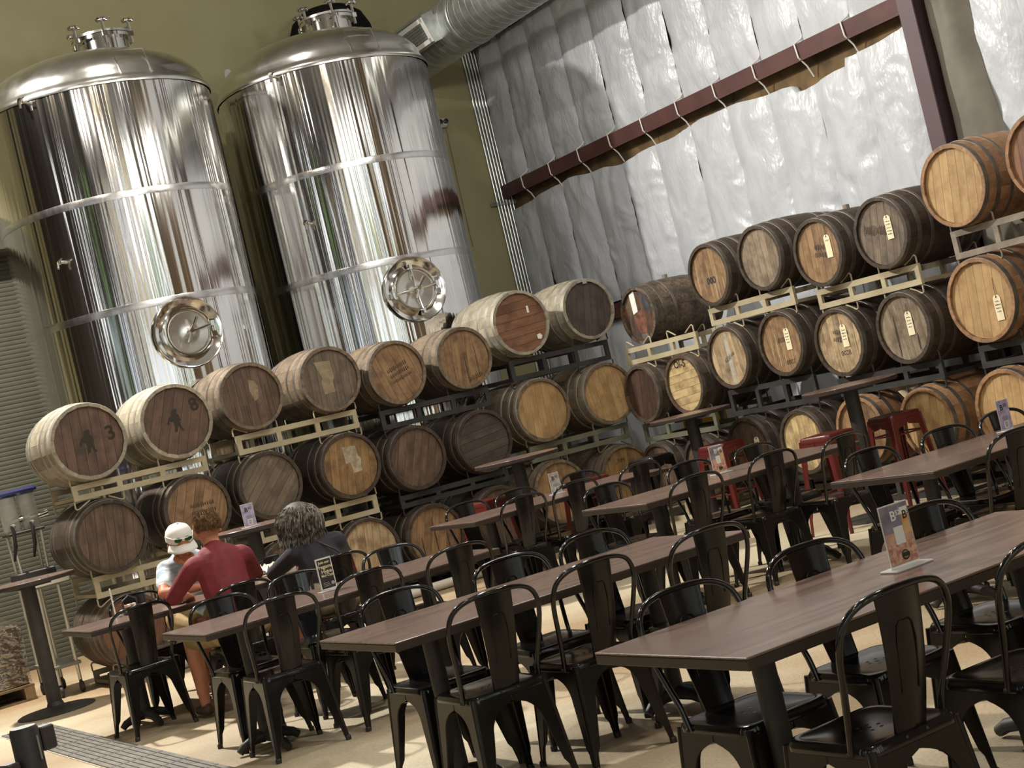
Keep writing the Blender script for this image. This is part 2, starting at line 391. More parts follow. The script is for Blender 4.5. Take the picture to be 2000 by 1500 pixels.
for k in range(len(seams)-1):
    ya, yb = seams[k+1]-.005, seams[k]+.005
    blanket('insulation_panel', ya, yb, lambda y: 6.10+.02*math.sin(y*5), lambda y: 4.28+.03*math.sin(y*4.3), seed=k+1)
    blanket('insulation_panel', ya, yb, gz, lambda y: 2.42+.02*math.sin(y*3), seed=k+31)
    blanket('insulation_panel', ya, yb, lambda y: 2.26+.02*math.sin(y*3), lambda y: .02, seed=k+61, nv=40)
    blanket('insulation_panel', ya, yb, lambda y: 9.9, lambda y: 6.24, seed=k+91, nv=30)
for k in range(6):
    y1 = 9.28-.66*k
    blanket('insulation_panel', y1-.665, y1+.005, lambda y: 9.9, lambda y: .05, seed=k+121, nv=110, crease=.030, puff=.07)
# loose flap beside the steel column
b = MB(); vs = []
for j in range(61):
    z = .1+j*.165
    for i in range(9):
        u = i/8; y = 9.40-.40*u+.06*math.sin(z*2.1)*u
        vs.append(Vector((XW-.27+.12*u-.06*math.sin(u*PI)*(.8+.3*math.sin(z*1.7))+.03*noise.noise(Vector((y*8, z*2, 0))), y, z)))
b._a(vs, [(j*9+i, (j+1)*9+i, (j+1)*9+i+1, j*9+i+1) for j in range(60) for i in range(8)])
b.build('folded_blanket_edge', blanket_unlit, wall_right, 70)
# tie strings crossing the girt
strm = M('white_tie_string', (.75, .73, .68), .7)
for k, y in enumerate(seams[1:-1]):
    q = [(XW-.035, y, 4.40), (XW-.09, y+.01, 4.33), (XW-.185, y+.012, 4.285), (XW-.19, y-.006, 4.15), (XW-.10, y-.004, 4.06), (XW-.04, y, 3.95)]
    MB().tube(q, .0085, 6).build('tie_string', strm, wall_right, True)
# red-oxide girts and the column
red_ox = M('red_oxide_steel', lin('#4a2b28'), .6, 0, lin('#573632'), 4)
plum = M('plum_primer_steel', lin('#4d3b3f'), .5, 0, lin('#544145'), 3)
tn = 0
def trim(mb, m):
    global tn; tn += 1
    return tag(mb.build('trim_%d' % tn, m), kind='structure')
for z in (4.215, 2.34, 6.17):
    g = MB(); g.box((XW-.085, 13.3, z+.065), (.17, 7.3, .012)); g.box((XW-.085, 13.3, z-.065), (.17, 7.3, .012)); g.box((XW-.165, 13.3, z), (.012, 7.3, .142))
    g.box((XW-.165, 13.3, z-.085), (.012, 7.3, .03))
    trim(g, red_ox)
g = MB(); g.box((10.45, 9.505, ZC/2), (.016, .17, ZC)); g.box((10.645, 9.505, ZC/2), (.38, .012, ZC)); g.box((10.837, 9.505, ZC/2), (.016, .17, ZC))
trim(g, plum)

# ------------------------------------------------------------------ fermentation tanks
def tank_mat(seed):
    m = bpy.data.materials.new('tank_shell_steel'); m.use_nodes = True; nt = m.node_tree; N = nt.nodes; L = nt.links; p = N['Principled BSDF']
    p.inputs['Metallic'].default_value = 1; p.inputs['Base Color'].default_value = (.70, .69, .67, 1); p.inputs['Roughness'].default_value = .1
    tc = N.new('ShaderNodeTexCoord'); sx = N.new('ShaderNodeSeparateXYZ'); L.new(tc.outputs['Object'], sx.inputs[0])
    at = N.new('ShaderNodeMath'); at.operation = 'ARCTAN2'; L.new(sx.outputs[1], at.inputs[0]); L.new(sx.outputs[0], at.inputs[1])
    cb = N.new('ShaderNodeCombineXYZ'); L.new(at.outputs[0], cb.inputs[0]); L.new(sx.outputs[2], cb.inputs[2]); cb.inputs[1].default_value = seed
    def nz(scale, st, d=3):
        mp = N.new('ShaderNodeMapping'); mp.inputs['Scale'].default_value = st; L.new(cb.outputs[0], mp.inputs[0])
        n = N.new('ShaderNodeTexNoise'); n.inputs['Scale'].default_value = scale; n.inputs['Detail'].default_value = d; L.new(mp.outputs[0], n.inputs['Vector']); return n
    a = nz(1.0, (9, 1, .10), 2); b = nz(1.0, (60, 1, .35), 3)
    b1 = N.new('ShaderNodeBump'); b1.inputs['Strength'].default_value = .9; b1.inputs['Distance'].default_value = .02; L.new(a.outputs['Fac'], b1.inputs['Height'])
    b2 = N.new('ShaderNodeBump'); b2.inputs['Strength'].default_value = .10; b2.inputs['Distance'].default_value = .002; L.new(b.outputs['Fac'], b2.inputs['Height']); L.new(b1.outputs[0], b2.inputs['Normal'])
    L.new(b2.outputs[0], p.inputs['Normal'])
    mr = N.new('ShaderNodeMapRange'); mr.inputs['To Min'].default_value = .05; mr.inputs['To Max'].default_value = .17; L.new(b.outputs['Fac'], mr.inputs[0]); L.new(mr.outputs[0], p.inputs['Roughness'])
    return m
TR = 1.17
def tank(cx, cy, label, mang, seed, tilt):
    t = thing('fermentation_tank', label, 'tank', (cx, cy, 0), 0, 'tall steel tanks')
    MB().lathe([(TR, .55), (TR, 5.43)], 160, caps=False).build('shell', tank_mat(seed), t, True)
    MB().lathe([(.05, .15), (.5, .22), (.95, .36), (TR-.02, .55)], 64).build('cone_bottom', steel_plain, t, True)
    dome = [(TR+.012, 5.40), (TR+.018, 5.425), (TR+.004, 5.455), (TR-.012, 5.475), (TR-.03, 5.50)]
    for i in range(1, 13):
        a = i/12*PI/2; dome.append(((TR-.03)*math.cos(a)**.9 if i < 12 else .001, 5.50+.47*math.sin(a)**1.1))
    MB().lathe(dome, 128, caps=False).build('dome_lid', steel_plain, t, True)
    for z in (4.335, 3.27, 2.2):
        MB().lathe([(TR+.0008, z-.036), (TR+.0015, z-.033), (TR+.0015, z+.033), (TR+.0008, z+.036)], 128, caps=False).build('weld_band', steel_band, t, True)
    for k in range(4):
        a = PI/4+k*PI/2; MB().cyl((.95*math.cos(a), .95*math.sin(a), 0), (.95*math.cos(a), .95*math.sin(a), .6), .07, 16).build('leg', steel_plain, t, True)
    # top manway
    mx, my = .27, .06; z0 = 5.94
    mw = MB().lathe([(.26, z0-.05), (.26, z0+.20), (.31, z0+.20), (.31, z0+.235), (.26, z0+.235)], 48, (mx, my, 0)).build('top_manway_collar', steel_mirror, t, True)
    MB().lathe([(.315, z0+.24), (.315, z0+.265), (.24, z0+.28), (.13, z0+.315), (.001, z0+.33)], 48, (mx, my, 0)).build('top_manway_lid', steel_plain, t, True)
    for k in range(6):
        a = k*PI/3+.3; px, py = mx+.315*math.cos(a), my+.315*math.sin(a)
        c = MB(); c.cyl((px, py, z0+.12), (px, py, z0+.36), .016, 8); c.box((px, py, z0+.215), (.05, .05, .05)); c.ball((px, py, z0+.36), .045, 10, 6, (1, 1, .55))
        for q in range(5):
            aa = q*2*PI/5; c.ball((px+.045*math.cos(aa), py+.045*math.sin(aa), z0+.36), .022, 6, 4)
        c.build('swing_clamp', steel_mirror, t, True)
    # bail handle on the shoulder
    ba = math.radians(mang+6); ca, sa = math.cos(ba), math.sin(ba)
    tx, ty = -sa, ca
    q = []
    for (s, rr, zz) in ((-.16, TR-.02, 5.48), (-.16, TR-.13, 5.74), (.16, TR-.13, 5.74), (.16, TR-.02, 5.48)):
        q.append((rr*ca+s*tx, rr*sa+s*ty, zz))
    MB().tube(q, .008, 6).build('bail_handle', steel_mirror, t, True)
    # lifting lug
    la = math.radians(150); lm = Matrix.Translation((.98*math.cos(la), .98*math.sin(la), 5.66))
    lug = MB().prism([(-.07, 0), (.07, 0), (.045, .17), (.02, .20), (-.02, .20), (-.045, .17)], .02, lm); lug.build('lifting_lug', steel_plain, t)
    # sample valves
    for z in (5.405, 3.845):
        a = math.radians(-140); o = Matrix.Translation((TR*math.cos(a), TR*math.sin(a), z)) @ Matrix.Rotation(a, 4, 'Z')
        v = MB(); P = lambda x, y, zz: o @ Vector((x, y, zz))
        v.cyl(P(-.02, 0, 0), P(.09, 0, 0), .018, 10); v.lathe([(.032, 0), (.032, .012)], 14, P(.07, 0, 0), (o.to_3x3() @ Matrix.Rotation(PI/2, 3, 'Y')))
        v.cyl(P(.085, 0, 0), P(.10, 0, -.07), .012, 8); v.cyl(P(.08, 0, .0), P(.10, .06, .02), .008, 6)
        v.build('sample_valve', steel_mirror, t, True)
    # side manway: dished ring, inner rim, oval door, yoke and wing handle
    o = Matrix.Translation((TR*math.cos(math.radians(mang)), TR*math.sin(math.radians(mang)), 2.93)) @ Matrix.Rotation(math.radians(mang), 4, 'Z') @ Matrix.Rotation(PI/2, 4, 'Y')
    R3 = o.to_3x3(); c0 = o.to_translation()
    MB().lathe([(.345, -.07), (.345, .028), (.335, .040), (.32, .036), (.27, .012), (.245, .002), (.235, .03), (.228, .055), (.215, .055), (.205, .02)], 64, c0, R3, caps=False).build('side_manway_ring', steel_mirror, t, True)
    R3b = R3 @ Matrix.Diagonal(Vector((1, 1.0, 1)))
    md = MB().lathe([(.215, .012), (.205, .03), (.19, .032), (.12, .012), (.05, .022), (.001, .03)], 64, c0, R3b, caps=False).build('side_manway_door', steel_plain, t, True)
    P = lambda x, y, z: o @ Vector((x, y, z))   # local: x down, y sideways, z out
    h = MB()
    for a in ([tilt, tilt+PI/2, tilt+PI, tilt+3*PI/2] if seed > 1 else [tilt]):
        h.tube([P(.03*math.cos(a), .03*math.sin(a), .05), P(.13*math.cos(a), .13*math.sin(a), .055), P(.235*math.cos(a), .235*math.sin(a), .07)], .012, 8)
        h.box(P(.235*math.cos(a), .235*math.sin(a), .065), (.03, .04, .05), (0, 0, a))
    h.build('yoke_arm', steel_mirror, md, True)
    h = MB(); h.cyl(P(0, 0, .0), P(0, 0, .14), .022, 12)
    for a in (tilt+.9, tilt+.9+PI): h.tube([P(0, 0, .12), P(.13*math.cos(a), .13*math.sin(a), .16)], [.012, .016], 8)
    h.build('wing_handle', steel_mirror, md, True)
    h = MB()
    for s in (-1, 1): h.box(P(s*.06, .235, .04), (.05, .05, .05)); 
    h.cyl(P(-.09, .25, .05), P(.09, .25, .05), .012, 8); h.build('hinge', steel_mirror, t, True)
tank(5.17, 15.4, 'stainless tank with dark reflections, beside the roll-up door', -90.5, 1, math.radians(100))
tank(7.75, 15.4, 'stainless tank with four-armed side hatch, beside the duct and wall corner', -95, 2, math.radians(95))

# ------------------------------------------------------------------ duct, conduit and wall fittings
DX, DZ, DR = 9.6, 5.98, .345
du = thing('spiral_duct', 'large galvanised spiral air duct with white register, beside a tank top', 'duct', (DX, 0, DZ))
My = Matrix.Rotation(-PI/2, 3, 'X')
MB().lathe([(DR, 9.0), (DR, YW-.02)], 64, (0, 0, 0), My).build('duct_pipe', galv, du, True)
ring = MB().tube([(DR*math.cos(a*PI/24), .004*math.sin(a*PI/24), DR*math.sin(a*PI/24)) for a in range(48)], .0032, 5, True).mesh('seam_ring', [galv], True)
for k in range(60): put('spiral_seam', ring, du, (0, YW-.1-k*.13, 0), (0, 0, .10))
for y in (15.0, 12.6): MB().lathe([(DR+.004, -.05), (DR+.012, -.04), (DR+.012, .04), (DR+.004, .05)], 64, (0, y, 0), My, caps=False).build('joint_collar', galv, du, True)
ga = math.radians(200)     # register faces the hall, slightly up the side of the duct
gm = Matrix.Translation((0, 15.58, 0)) @ Matrix.Rotation(math.radians(-18), 4, 'Y')
def G(c): return gm @ Vector(c)
g = MB(); g.box(G((-DR-.02, 0, .09)), (.16, .66, .34), (0, math.radians(-18), 0)); g.build('register_boot', galv, du)
g = MB()
for s in (-1, 1):
    g.box(G((-DR-.105, s*.29, .09)), (.02, .055, .30), (0, math.radians(-18), 0)); g.box(G((-DR-.105, 0, .09+s*.125)), (.02, .62, .05), (0, math.radians(-18), 0))
rf = g.build('register_frame', M('white_register_paint', (.78, .77, .73), .5), du)
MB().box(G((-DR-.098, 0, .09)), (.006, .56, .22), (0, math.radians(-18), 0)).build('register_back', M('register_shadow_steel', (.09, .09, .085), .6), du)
bl = MB().box((0, 0, 0), (.012, .012, .21), (0, math.radians(-18), 0)).mesh('blade', [galv])
for k in range(17): put('blade', bl, rf, G((-DR-.105, -.25+k*.031, .09)))
bh = MB().box((0, 0, 0), (.010, .54, .008)).mesh('cross_blade', [galv])
for k in range(6): put('cross_blade', bh, rf, G((-DR-.104, 0, .01+k*.033)))
for k in range(6):
    o = MB().cyl((10.585+.046*k, YW-.025, .0), (10.585+.046*k, YW-.025, 7.6), .017, 10).build('conduit', conduit_m, None, True)
    tag(o, 'thin vertical steel conduit pipe in the bundle up the yellow wall corner', 'pipe', 'conduits in the corner')
st = thing('strut_clamp', 'short galvanised strut bracket clamping the conduits to the wall', 'bracket', (10.68, YW, 4.07))
MB().box((0, -.048, 0), (.42, .012, .05)).build('strut_bar', galv, st); 
for k in range(6): MB().box((-.095+.046*k, -.058, 0), (.03, .012, .06)).build('strap', galv, st)
lf = thing('emergency_light', 'small grey wall light with two round lenses beside the four-armed-hatch tank', 'light', (10.03, YW, 5.19))
MB().rbox((0, -.05, 0), (.16, .10, .12), .02).build('housing', M('grey_plastic', (.45, .45, .42), .5), lf)
for s in (-1, 1): MB().lathe([(.03, 0), (.03, .03), (.02, .035)], 16, (s*.04, -.10, .01), Matrix.Rotation(PI/2, 3, 'X')).build('lens', black_gloss, lf, True)
MB().tube([(.06, -.05, -.06), (.065, -.03, -.4), (.055, -.03, -.8), (.05, -.03, -1.6)], .006, 5).build('cord', rack_grey, lf)
sp = thing('dome_pendant', 'black dome hanging on a cable behind a tank lid', 'lamp', (8.46, 16.3, 6.08))
MB().lathe([(.50, 0), (.505, .05), (.49, .20), (.42, .36), (.28, .47), (.10, .52), (.001, .525)], 48).build('dome_shade', M('black_rubber', (.006, .006, .006), .9, spec=.1), sp, True)
MB().tube([(.44, 0, .30), (.43, 0, 2.3)], .008, 6).build('cable', rack_grey, sp); MB().box((.45, 0, .28), (.07, .06, .10)).build('cable_clamp', galv, sp)
# ------------------------------------------------------------------ barrels
NS = 20
def rad(y, L, Rb, Rh): return Rb-(Rb-Rh)*(abs(2*y/L))**1.9
def stave_mesh(L, Rb, Rh):
    def mk():
        b = MB(); da = PI/NS*.988; n = 10; th = .026; vs = []
        for i in range(n+1):
            y = -L/2+L*i/n; r = rad(y, L, Rb, Rh)
            for (rr, a) in ((r, -da), (r, -da*.34), (r, da*.34), (r, da), (r-th, da), (r-th, -da)):
                vs.append(Vector((rr*math.sin(a), y, rr*math.cos(a))))
        fs = [(i*6+k, i*6+(k+1) % 6, (i+1)*6+(k+1) % 6, (i+1)*6+k) for i in range(n) for k in range(6)]
        fs += [tuple(range(5, -1, -1)), tuple(n*6+k for k in range(6))]
        b._a(vs, fs)
        me = b.mesh('stave', [BD['brown']], 35); return me
    return cached(('stave', L, Rb, Rh), mk)
def hoop_mesh(L, Rb, Rh, y0, y1):
    def mk():
        b = MB(); e = .0035
        pr = [(rad(y0, L, Rb, Rh)+.0008, y0), (rad(y0, L, Rb, Rh)+e, y0+.001), (rad(y1, L, Rb, Rh)+e, y1-.001), (rad(y1, L, Rb, Rh)+.0008, y1)]
        b.lathe(pr, 48, (0, 0, 0), Matrix.Rotation(-PI/2, 3, 'X'), caps=False)
        return b.mesh('hoop', [hoop_m], 40)
    return cached(('hoop', L, Rb, Rh, y0, y1), mk)
NP = 7
def plank_mesh(R, k):
    def mk():
        x0, x1 = -R+2*R*k/NP+.0012, -R+2*R*(k+1)/NP-.0012
        pts = []; n = 5
        f = lambda x: math.sqrt(max(1e-6, R*R-x*x))
        xs = [x0+(x1-x0)*i/n for i in range(n+1)]
        pts = [(x, -f(x)) for x in xs]+[(x, f(x)) for x in reversed(xs)]
        b = MB(); b.prism(pts, .018); return b.mesh('head_plank', [HD['tan']])
    return cached(('plank', R, k), mk)
HOOPS = ((-.5, -.455), (-.375, -.33), (-.22, -.185), (.185, .22), (.33, .375), (.455, .5))
def barrel(pos, facing, Rh, head, body, label, roll=0., hm=None, L=.90, ratio=1.11, group=None, bung=False):
    Rb = Rh*ratio
    t = thing('barrel', label, 'barrel', pos, 0 if facing == 'y' else -PI/2, group)
    t.location = (pos[0], pos[1]+L/2, pos[2]) if facing == 'y' else (pos[0]+L/2, pos[1], pos[2])
    me = stave_mesh(L, Rb, Rh)
    for k in range(NS): put('stave', me, t, None, (0, 2*PI*k/NS+roll, 0), BD[body])
    for (a, b) in HOOPS: put('hoop', hoop_mesh(L, Rb, Rh, a*L, b*L), t, None, None, hm or hoop_m)
    Rp = round(Rh-.027, 4)
    for k in range(NP):
        put('head_plank', plank_mesh(Rp, k), t, (0, -L/2+.035, 0), (0, roll, 0), HD[head])
    o = put('back_head', cached(('bh', Rp), lambda: MB().lathe([(Rp, -.008), (Rp, .008)], 32, (0, 0, 0), Matrix.Rotation(-PI/2, 3, 'X')).mesh('back_head', [HD['brown']])), t, (0, L/2-.035, 0))
    if bung: MB().cyl((0, .0, Rb-.01), (0, 0, Rb+.035), .03, 10).build('bung', rack_grey, t)
    return t
GL = 'barrels stacked in front of the tanks'; GR = 'barrels stacked along the white insulated wall'
YL = 13.25; XR = 9.2
A, B_ = .302, .325
left = [
 (3.73, 2.085, .325, 'redbrown', 'pale', 1, 'pale barrel with walking figure on its red-brown head, top row nearest the roll-up door', .05),
 (4.52, 2.092, .325, 'redbrown', 'pale', 1, 'pale barrel with stamped figure, second along the top row from the roll-up door', .35),
 (5.25, 2.168, A, 'brown', 'mid', 0, 'barrel with streaked brown head and white scuffs, third top-row barrel from roll-up door', .0),
 (6.045, 2.168, A, 'greybrown', 'mid', 0, 'barrel with grey-brown head and torn pale label patch, below the gap between tanks', .05),
 (6.735, 2.094, A, 'tan', 'mid', 0, 'barrel with tan head and dark stencilled lettering, top row on black racks', -.3),
 (7.485, 2.092, A, 'tan', 'mid', 0, 'barrel with cracked tan head, top row on black racks next to the highest pair', .1),
 (8.21, 2.315, B_, 'orangebrown', 'pale', 1, 'pale barrel with smooth orange-brown head and two paper scraps, above the new-oak pair', 1.5),
 (9.04, 2.312, .312, 'darkgrey', 'pale', 1, 'pale barrel with plain dark grey-brown head, top row before the wall corner', .2),
 (3.73, 1.255, A+.008, 'brown', 'dark', 0, 'dark barrel with weathered brown head, middle row nearest the roll-up door', .12),
 (4.525, 1.30, A, 'tan', 'dark', 0, 'dark barrel with stamped tan head, middle row behind the seated men', .35),
 (5.235, 1.350, A, 'greybrown', 'dark', 0, 'dark barrel with grey-brown diagonal planks, middle row behind the bar table sign', .75),
 (6.045, 1.346, A, 'orange', 'dark', 0, 'dark barrel with golden head and white label remnant, middle row', .15),
 (6.735, 1.266, A, 'brown', 'dark', 0, 'dark barrel with plain dark brown head, middle row on black racks', .35),
 (7.49, 1.262, A, 'darkgrey', 'dark', 0, 'dark barrel with dull red-brown horizontal planks, middle row on black racks', 1.45),
 (8.22, 1.42, .315, 'oak', 'mid', 1, 'new-oak barrel with steel rim, roll-up-door side of the pair on the grey-green rack', .05),
 (9.04, 1.424, .315, 'oak', 'mid', 1, 'new-oak barrel nearer the corner, of the pair on the grey-green rack', -.08),
 (3.74, .44, A, 'orangebrown', 'brown', 0, 'brown barrel with orange-brown head, bottom row behind the end of the farthest dining table', .3),
 (4.525, .44, A, 'brown', 'dark', 0, 'dark barrel low behind the seated men, bottom row', .2),
 (5.24, .53, A, 'brown', 'dark', 0, 'dark barrel low behind the woman, bottom row', .2),
 (6.045, .53, A, 'pale', 'dark', 0, 'dark barrel with pale scuffed head, bottom row below the cream rack end', .12),
 (6.735, .50, A, 'tan', 'dark', 0, 'dark barrel with split tan head planks, bottom row behind the table end', .3),
 (7.49, .50, A, 'brown', 'dark', 0, 'dark barrel low in the shade behind the red stool, bottom row', .1),
 (8.21, .585, .315, 'tan', 'mid', 0, 'barrel low under the grey-green rack, its head mostly hidden by a menu card', .1),
 (9.03, .56, .315, 'orange', 'mid', 0, 'barrel with golden tan head marked 7/M, low under the grey-green rack', .1),
]
for (x, z, rh, hd, bd, pale, lab, roll) in left:
    barrel((x, YL, z), 'y', rh, hd, bd, lab, roll, hoop_pale if pale else None, group=GL)
C1 = .290; NO = .315
right = [
 (9.42, 12.98, 2.125, C1, 'charred', 'patch', 'patchy charred barrel with blue and orange head and white label strip, by the corner', .1, True),
 (XR, 11.45, 2.29, C1, 'tan', 'dark', 'dark barrel with drip-streaked tan head and stencilled black figures, top row', .0, False),
 (XR, 10.70, 2.30, C1, 'greytan', 'dark', 'dark barrel with plain grey-tan head, top row between the stencilled and tagged barrels', .0, False),
 (XR, 9.955, 2.196, C1, 'tan', 'dark', 'dark barrel with tan stamped head and blank white tag, top row', .05, True),
 (XR, 9.19, 2.20, C1, 'greybrown', 'dark', 'dark barrel with grey-brown head and written tag, top row next to the new-oak barrels', .2, False),
 (XR, 8.34, 2.385, NO, 'oak', 'oak', 'new-oak barrel with clean golden head, top of the new-oak stack', .15, False),
 (XR, 7.48, 2.40, NO, 'orangebrown', 'oak', 'new-oak barrel with reddish head, top of the new-oak stack beside the golden one', .1, False),
 (XR, 12.93, 1.335, C1, 'darkred', 'brown', 'brown barrel with dark red-brown head tucked in the corner behind the new-oak pair', .2, False),
 (XR, 12.21, 1.34, C1, 'paleyellow', 'brown', 'barrel with pale yellow head marked OI-5', 1.5, False),
 (XR, 11.455, 1.498, C1, 'pale', 'dark', 'dark barrel with pale head and grey centre streak, middle row', -.1, False),
 (XR, 10.69, 1.513, C1, 'tan', 'dark', 'dark barrel with tan drip-marked head and small tag, middle row', .0, False),
 (XR, 9.96, 1.41, C1, 'pale', 'dark', 'dark barrel with light streaked head and tag, middle row', .0, False),
 (XR, 9.195, 1.41, C1, 'greytan', 'dark', 'dark barrel with grey weathered head and tag, middle row', -.08, False),
 (XR, 8.34, 1.487, NO+.01, 'oak', 'oak', 'new-oak barrel with golden head and hooked tag, middle of the new-oak stack', .1, False),
 (XR, 7.48, 1.487, NO, 'oak', 'oak', 'new-oak barrel beside the hooked-tag one, middle of the new-oak stack', .1, False),
 (XR, 12.93, .53, C1, 'brown', 'dark', 'dark barrel low in the corner behind the round bar table', .2, False),
 (XR, 12.21, .53, C1, 'brown', 'dark', 'dark barrel low beside the corner behind the red stool', .2, False),
 (XR, 11.47, .63, C1, 'brown', 'dark', 'barrel with brown head and grey rim, bottom row behind the round table with red stool', .1, False),
 (XR, 10.71, .617, C1, 'paleyellow', 'dark', 'barrel with golden drip-streaked head, bottom row behind the red stool', .0, False),
 (XR, 9.95, .64, C1, 'tan', 'oak', 'barrel with tan head half hidden behind the two red stools, bottom row', .0, False),
 (XR, 9.18, .62, C1, 'oak', 'oak', 'new-oak barrel with paper label on its side, bottom row beside the red stools', .1, False),
 (XR, 8.33, .63, NO, 'oak', 'oak', 'new-oak barrel with golden head behind the table with the lilac menu card, bottom row', .1, False),
 (XR, 7.48, .63, NO, 'oak', 'oak', 'new-oak barrel at the far-end bottom of the new-oak stack', .1, False),
]
for (x, y, z, rh, hd, bd, lab, roll, bg) in right:
    barrel((x, y, z), 'x', rh, hd, bd, lab, roll, group=GR, bung=bg)

# marks on barrel heads: (facing, along, z, plane)
def onhead(facing, a, z, out=.001):
    # returns matrix: local x right, local z up, -y out of the head
    d = .035-.009-out
    if facing == 'y': return Matrix.Translation((a, YL+d, z))
    return Matrix.Translation((XR+d, a, z)) @ Matrix.Rotation(-PI/2, 4, 'Z')
def textmesh(body, size, mat, mtx, name, label, cat='marking', bold=0.0, parent=None):
    cu = bpy.data.curves.new(name, 'FONT'); cu.body = body; cu.size = size; cu.align_x = 'CENTER'; cu.align_y = 'CENTER'; cu.offset = bold; cu.extrude = .0004
    to = bpy.data.objects.new(name, cu); C.objects.link(to)
    dg = bpy.context.evaluated_depsgraph_get(); me = bpy.data.meshes.new_from_object(to.evaluated_get(dg)); bpy.data.objects.remove(to); bpy.data.curves.remove(cu)
    me.transform(Matrix.Rotation(PI/2, 4, 'X')); me.materials.clear(); me.materials.append(mat)
    o = put(name, me, parent); 
    if parent is None: o.matrix_world = mtx
    else: o.matrix_local = mtx
    return o
def find_barrel(facing, a, z):
    best = None
    for o in C.objects:
        if o.get('category') == 'barrel':
            q = o.location; d = (abs(q.x-a) if facing == 'y' else abs(q.y-a))+abs(q.z-z)
            if (facing == 'y') == (abs(o.rotation_euler.z) < .1) and (best is None or d < best[0]): best = (d, o)
    return best[1]
def mark(facing, a, z, body, size, dx=0, dz=0, rot=0, mat=None, bold=0.0):
    b = find_barrel(facing, a, z); L = .9
    mt = Matrix.Translation((dx, -L/2+.035-.0105, dz)) @ Matrix.Rotation(rot, 4, 'Y')
    return textmesh(body, size, mat or stamp, mt, 'stencil_mark', None, parent=b, bold=bold)
def stampshape(facing, a, z, pts, dx, dz, sc_=1.0, mat=None, name='stamp_mark'):
    b = find_barrel(facing, a, z)
    m = MB(); m.prism([(x*sc_, y*sc_) for x, y in pts], .0008, Matrix.Translation((dx, -.45+.035-.0098, dz)))
    return m.build(name, mat or stamp, b)
fig = [(-.015, .075), (.02, .08), (.03, .06), (.02, .045), (.035, .02), (.045, -.03), (.03, -.035), (.04, -.09), (.06, -.12), (.035, -.125), (.012, -.07), (-.005, -.12), (-.03, -.125), (-.02, -.06), (-.03, -.03), (-.06, -.02), (-.065, -.055), (-.085, -.04), (-.06, .01), (-.03, .03), (-.03, .05)]
stampshape('y', 3.73, 2.085, fig, .0, .02); stampshape('y', 4.52, 2.09, fig, .0, .03)
mark('y', 3.73, 2.085, '3', .17, .20, .03, -.15, bold=.004); mark('y', 4.52, 2.09, '8', .16, .19, .11, -.25, bold=.004)
def smudge(facing, a, z, dx, dz, w, rows, rot=0, hgt=.05, mat=None):
    # worn stencil: rows of broken strokes no longer readable
    b = find_barrel(facing, a, z); f = MB(); R = Matrix.Translation((dx, -.45+.035-.0099, dz)) @ Matrix.Rotation(rot, 4, 'Y')
    for k in range(rows):
        x = -w/2; zz = (rows-1)*hgt*.65-k*hgt*1.3
        while x < w/2:
            l = random.uniform(.008, .02); hh = hgt*random.uniform(.5, 1)
            f.prism([(x, zz-hh/2), (x+l*.6, zz-hh/2), (x+l*.5, zz+hh/2), (x+l*.1, zz+hh/2)], .0008, R); x += l*1.1
    f.build('faded_stencil', mat or stamp, b)
smudge('y', 4.525, 1.30, .05, .0, .22, 2); smudge('y', 6.72, 2.094, .03, .0, .22, 3, -.3, .045); smudge('y', 7.485, 2.092, .08, -.2, .16, 1, -.2)
smudge('x', 9.955, 2.196, .05, .0, .20, 2, .15); smudge('x', 9.19, 2.20, -.06, .03, .26, 1, .2, .09); smudge('x', 10.69, 1.513, .03, .03, .16, 1, 0, .06); smudge('x', 9.96, 1.41, .02, .05, .18, 2, .15)
smudge('x', 11.455, 1.498, .0, .0, .16, 1, -.4, .05)
mark('x', 12.21, 1.34, 'OI-5', .10, -.02, .20, 0, mat=ink, bold=.002); mark('x', 11.45, 2.29, '000', .085, .0, -.06, 0, mat=ink, bold=.004)
mark('x', 10.69, 1.513, '0007', .06, .06, -.18, 0); mark('x', 9.96, 1.41, '0028', .06, .04, -.1, 0); mark('y', 9.03, .56, '7/M', .06, -.03, .16, 0)
# torn paper labels still stuck to heads
pw = M('torn_white_label', lin('#b5aa95'), .8, 0, lin('#8d8069'), 18, contrast=(.35, .6))
stampshape('y', 6.06, 2.168, [(-.10, .15), (.06, .14), (.07, -.02), (.045, -.06), (.05, -.15), (-.06, -.16), (-.07, -.05), (-.05, -.01)], -.02, .03, 1, M('faded_label', lin('#93866c'), .8, 0, lin('#7d6f58'), 14), 'label_remnant')
stampshape('y', 6.06, 1.346, [(-.07, .13), (.06, .12), (.07, .02), (.09, .0), (.08, -.12), (-.01, -.13), (-.02, -.02), (-.07, -.03)], .03, .05, 1, pw, 'label_remnant')
stampshape('y', 5.25, 2.168, [(-.03, .10), (.02, .08), (.05, .02), (.03, -.08), (-.01, -.10), (-.04, .0)], .04, .05, 1, M('white_scuff', lin('#8f8069'), .8, 0, lin('#7a684e'), 30), 'scuff_mark')
stampshape('y', 8.21, 2.315, [(-.012, .035), (.012, .035), (.012, -.035), (-.012, -.035)], .12, .12, 1, white_paper, 'paper_scrap'); stampshape('y', 8.21, 2.315, [(-.03, .02), (.01, .03), (.03, .0), (.01, -.03), (-.03, -.02)], .19, -.17, 1, white_paper, 'paper_scrap')
b = find_barrel('x', 12.98, 2.125)
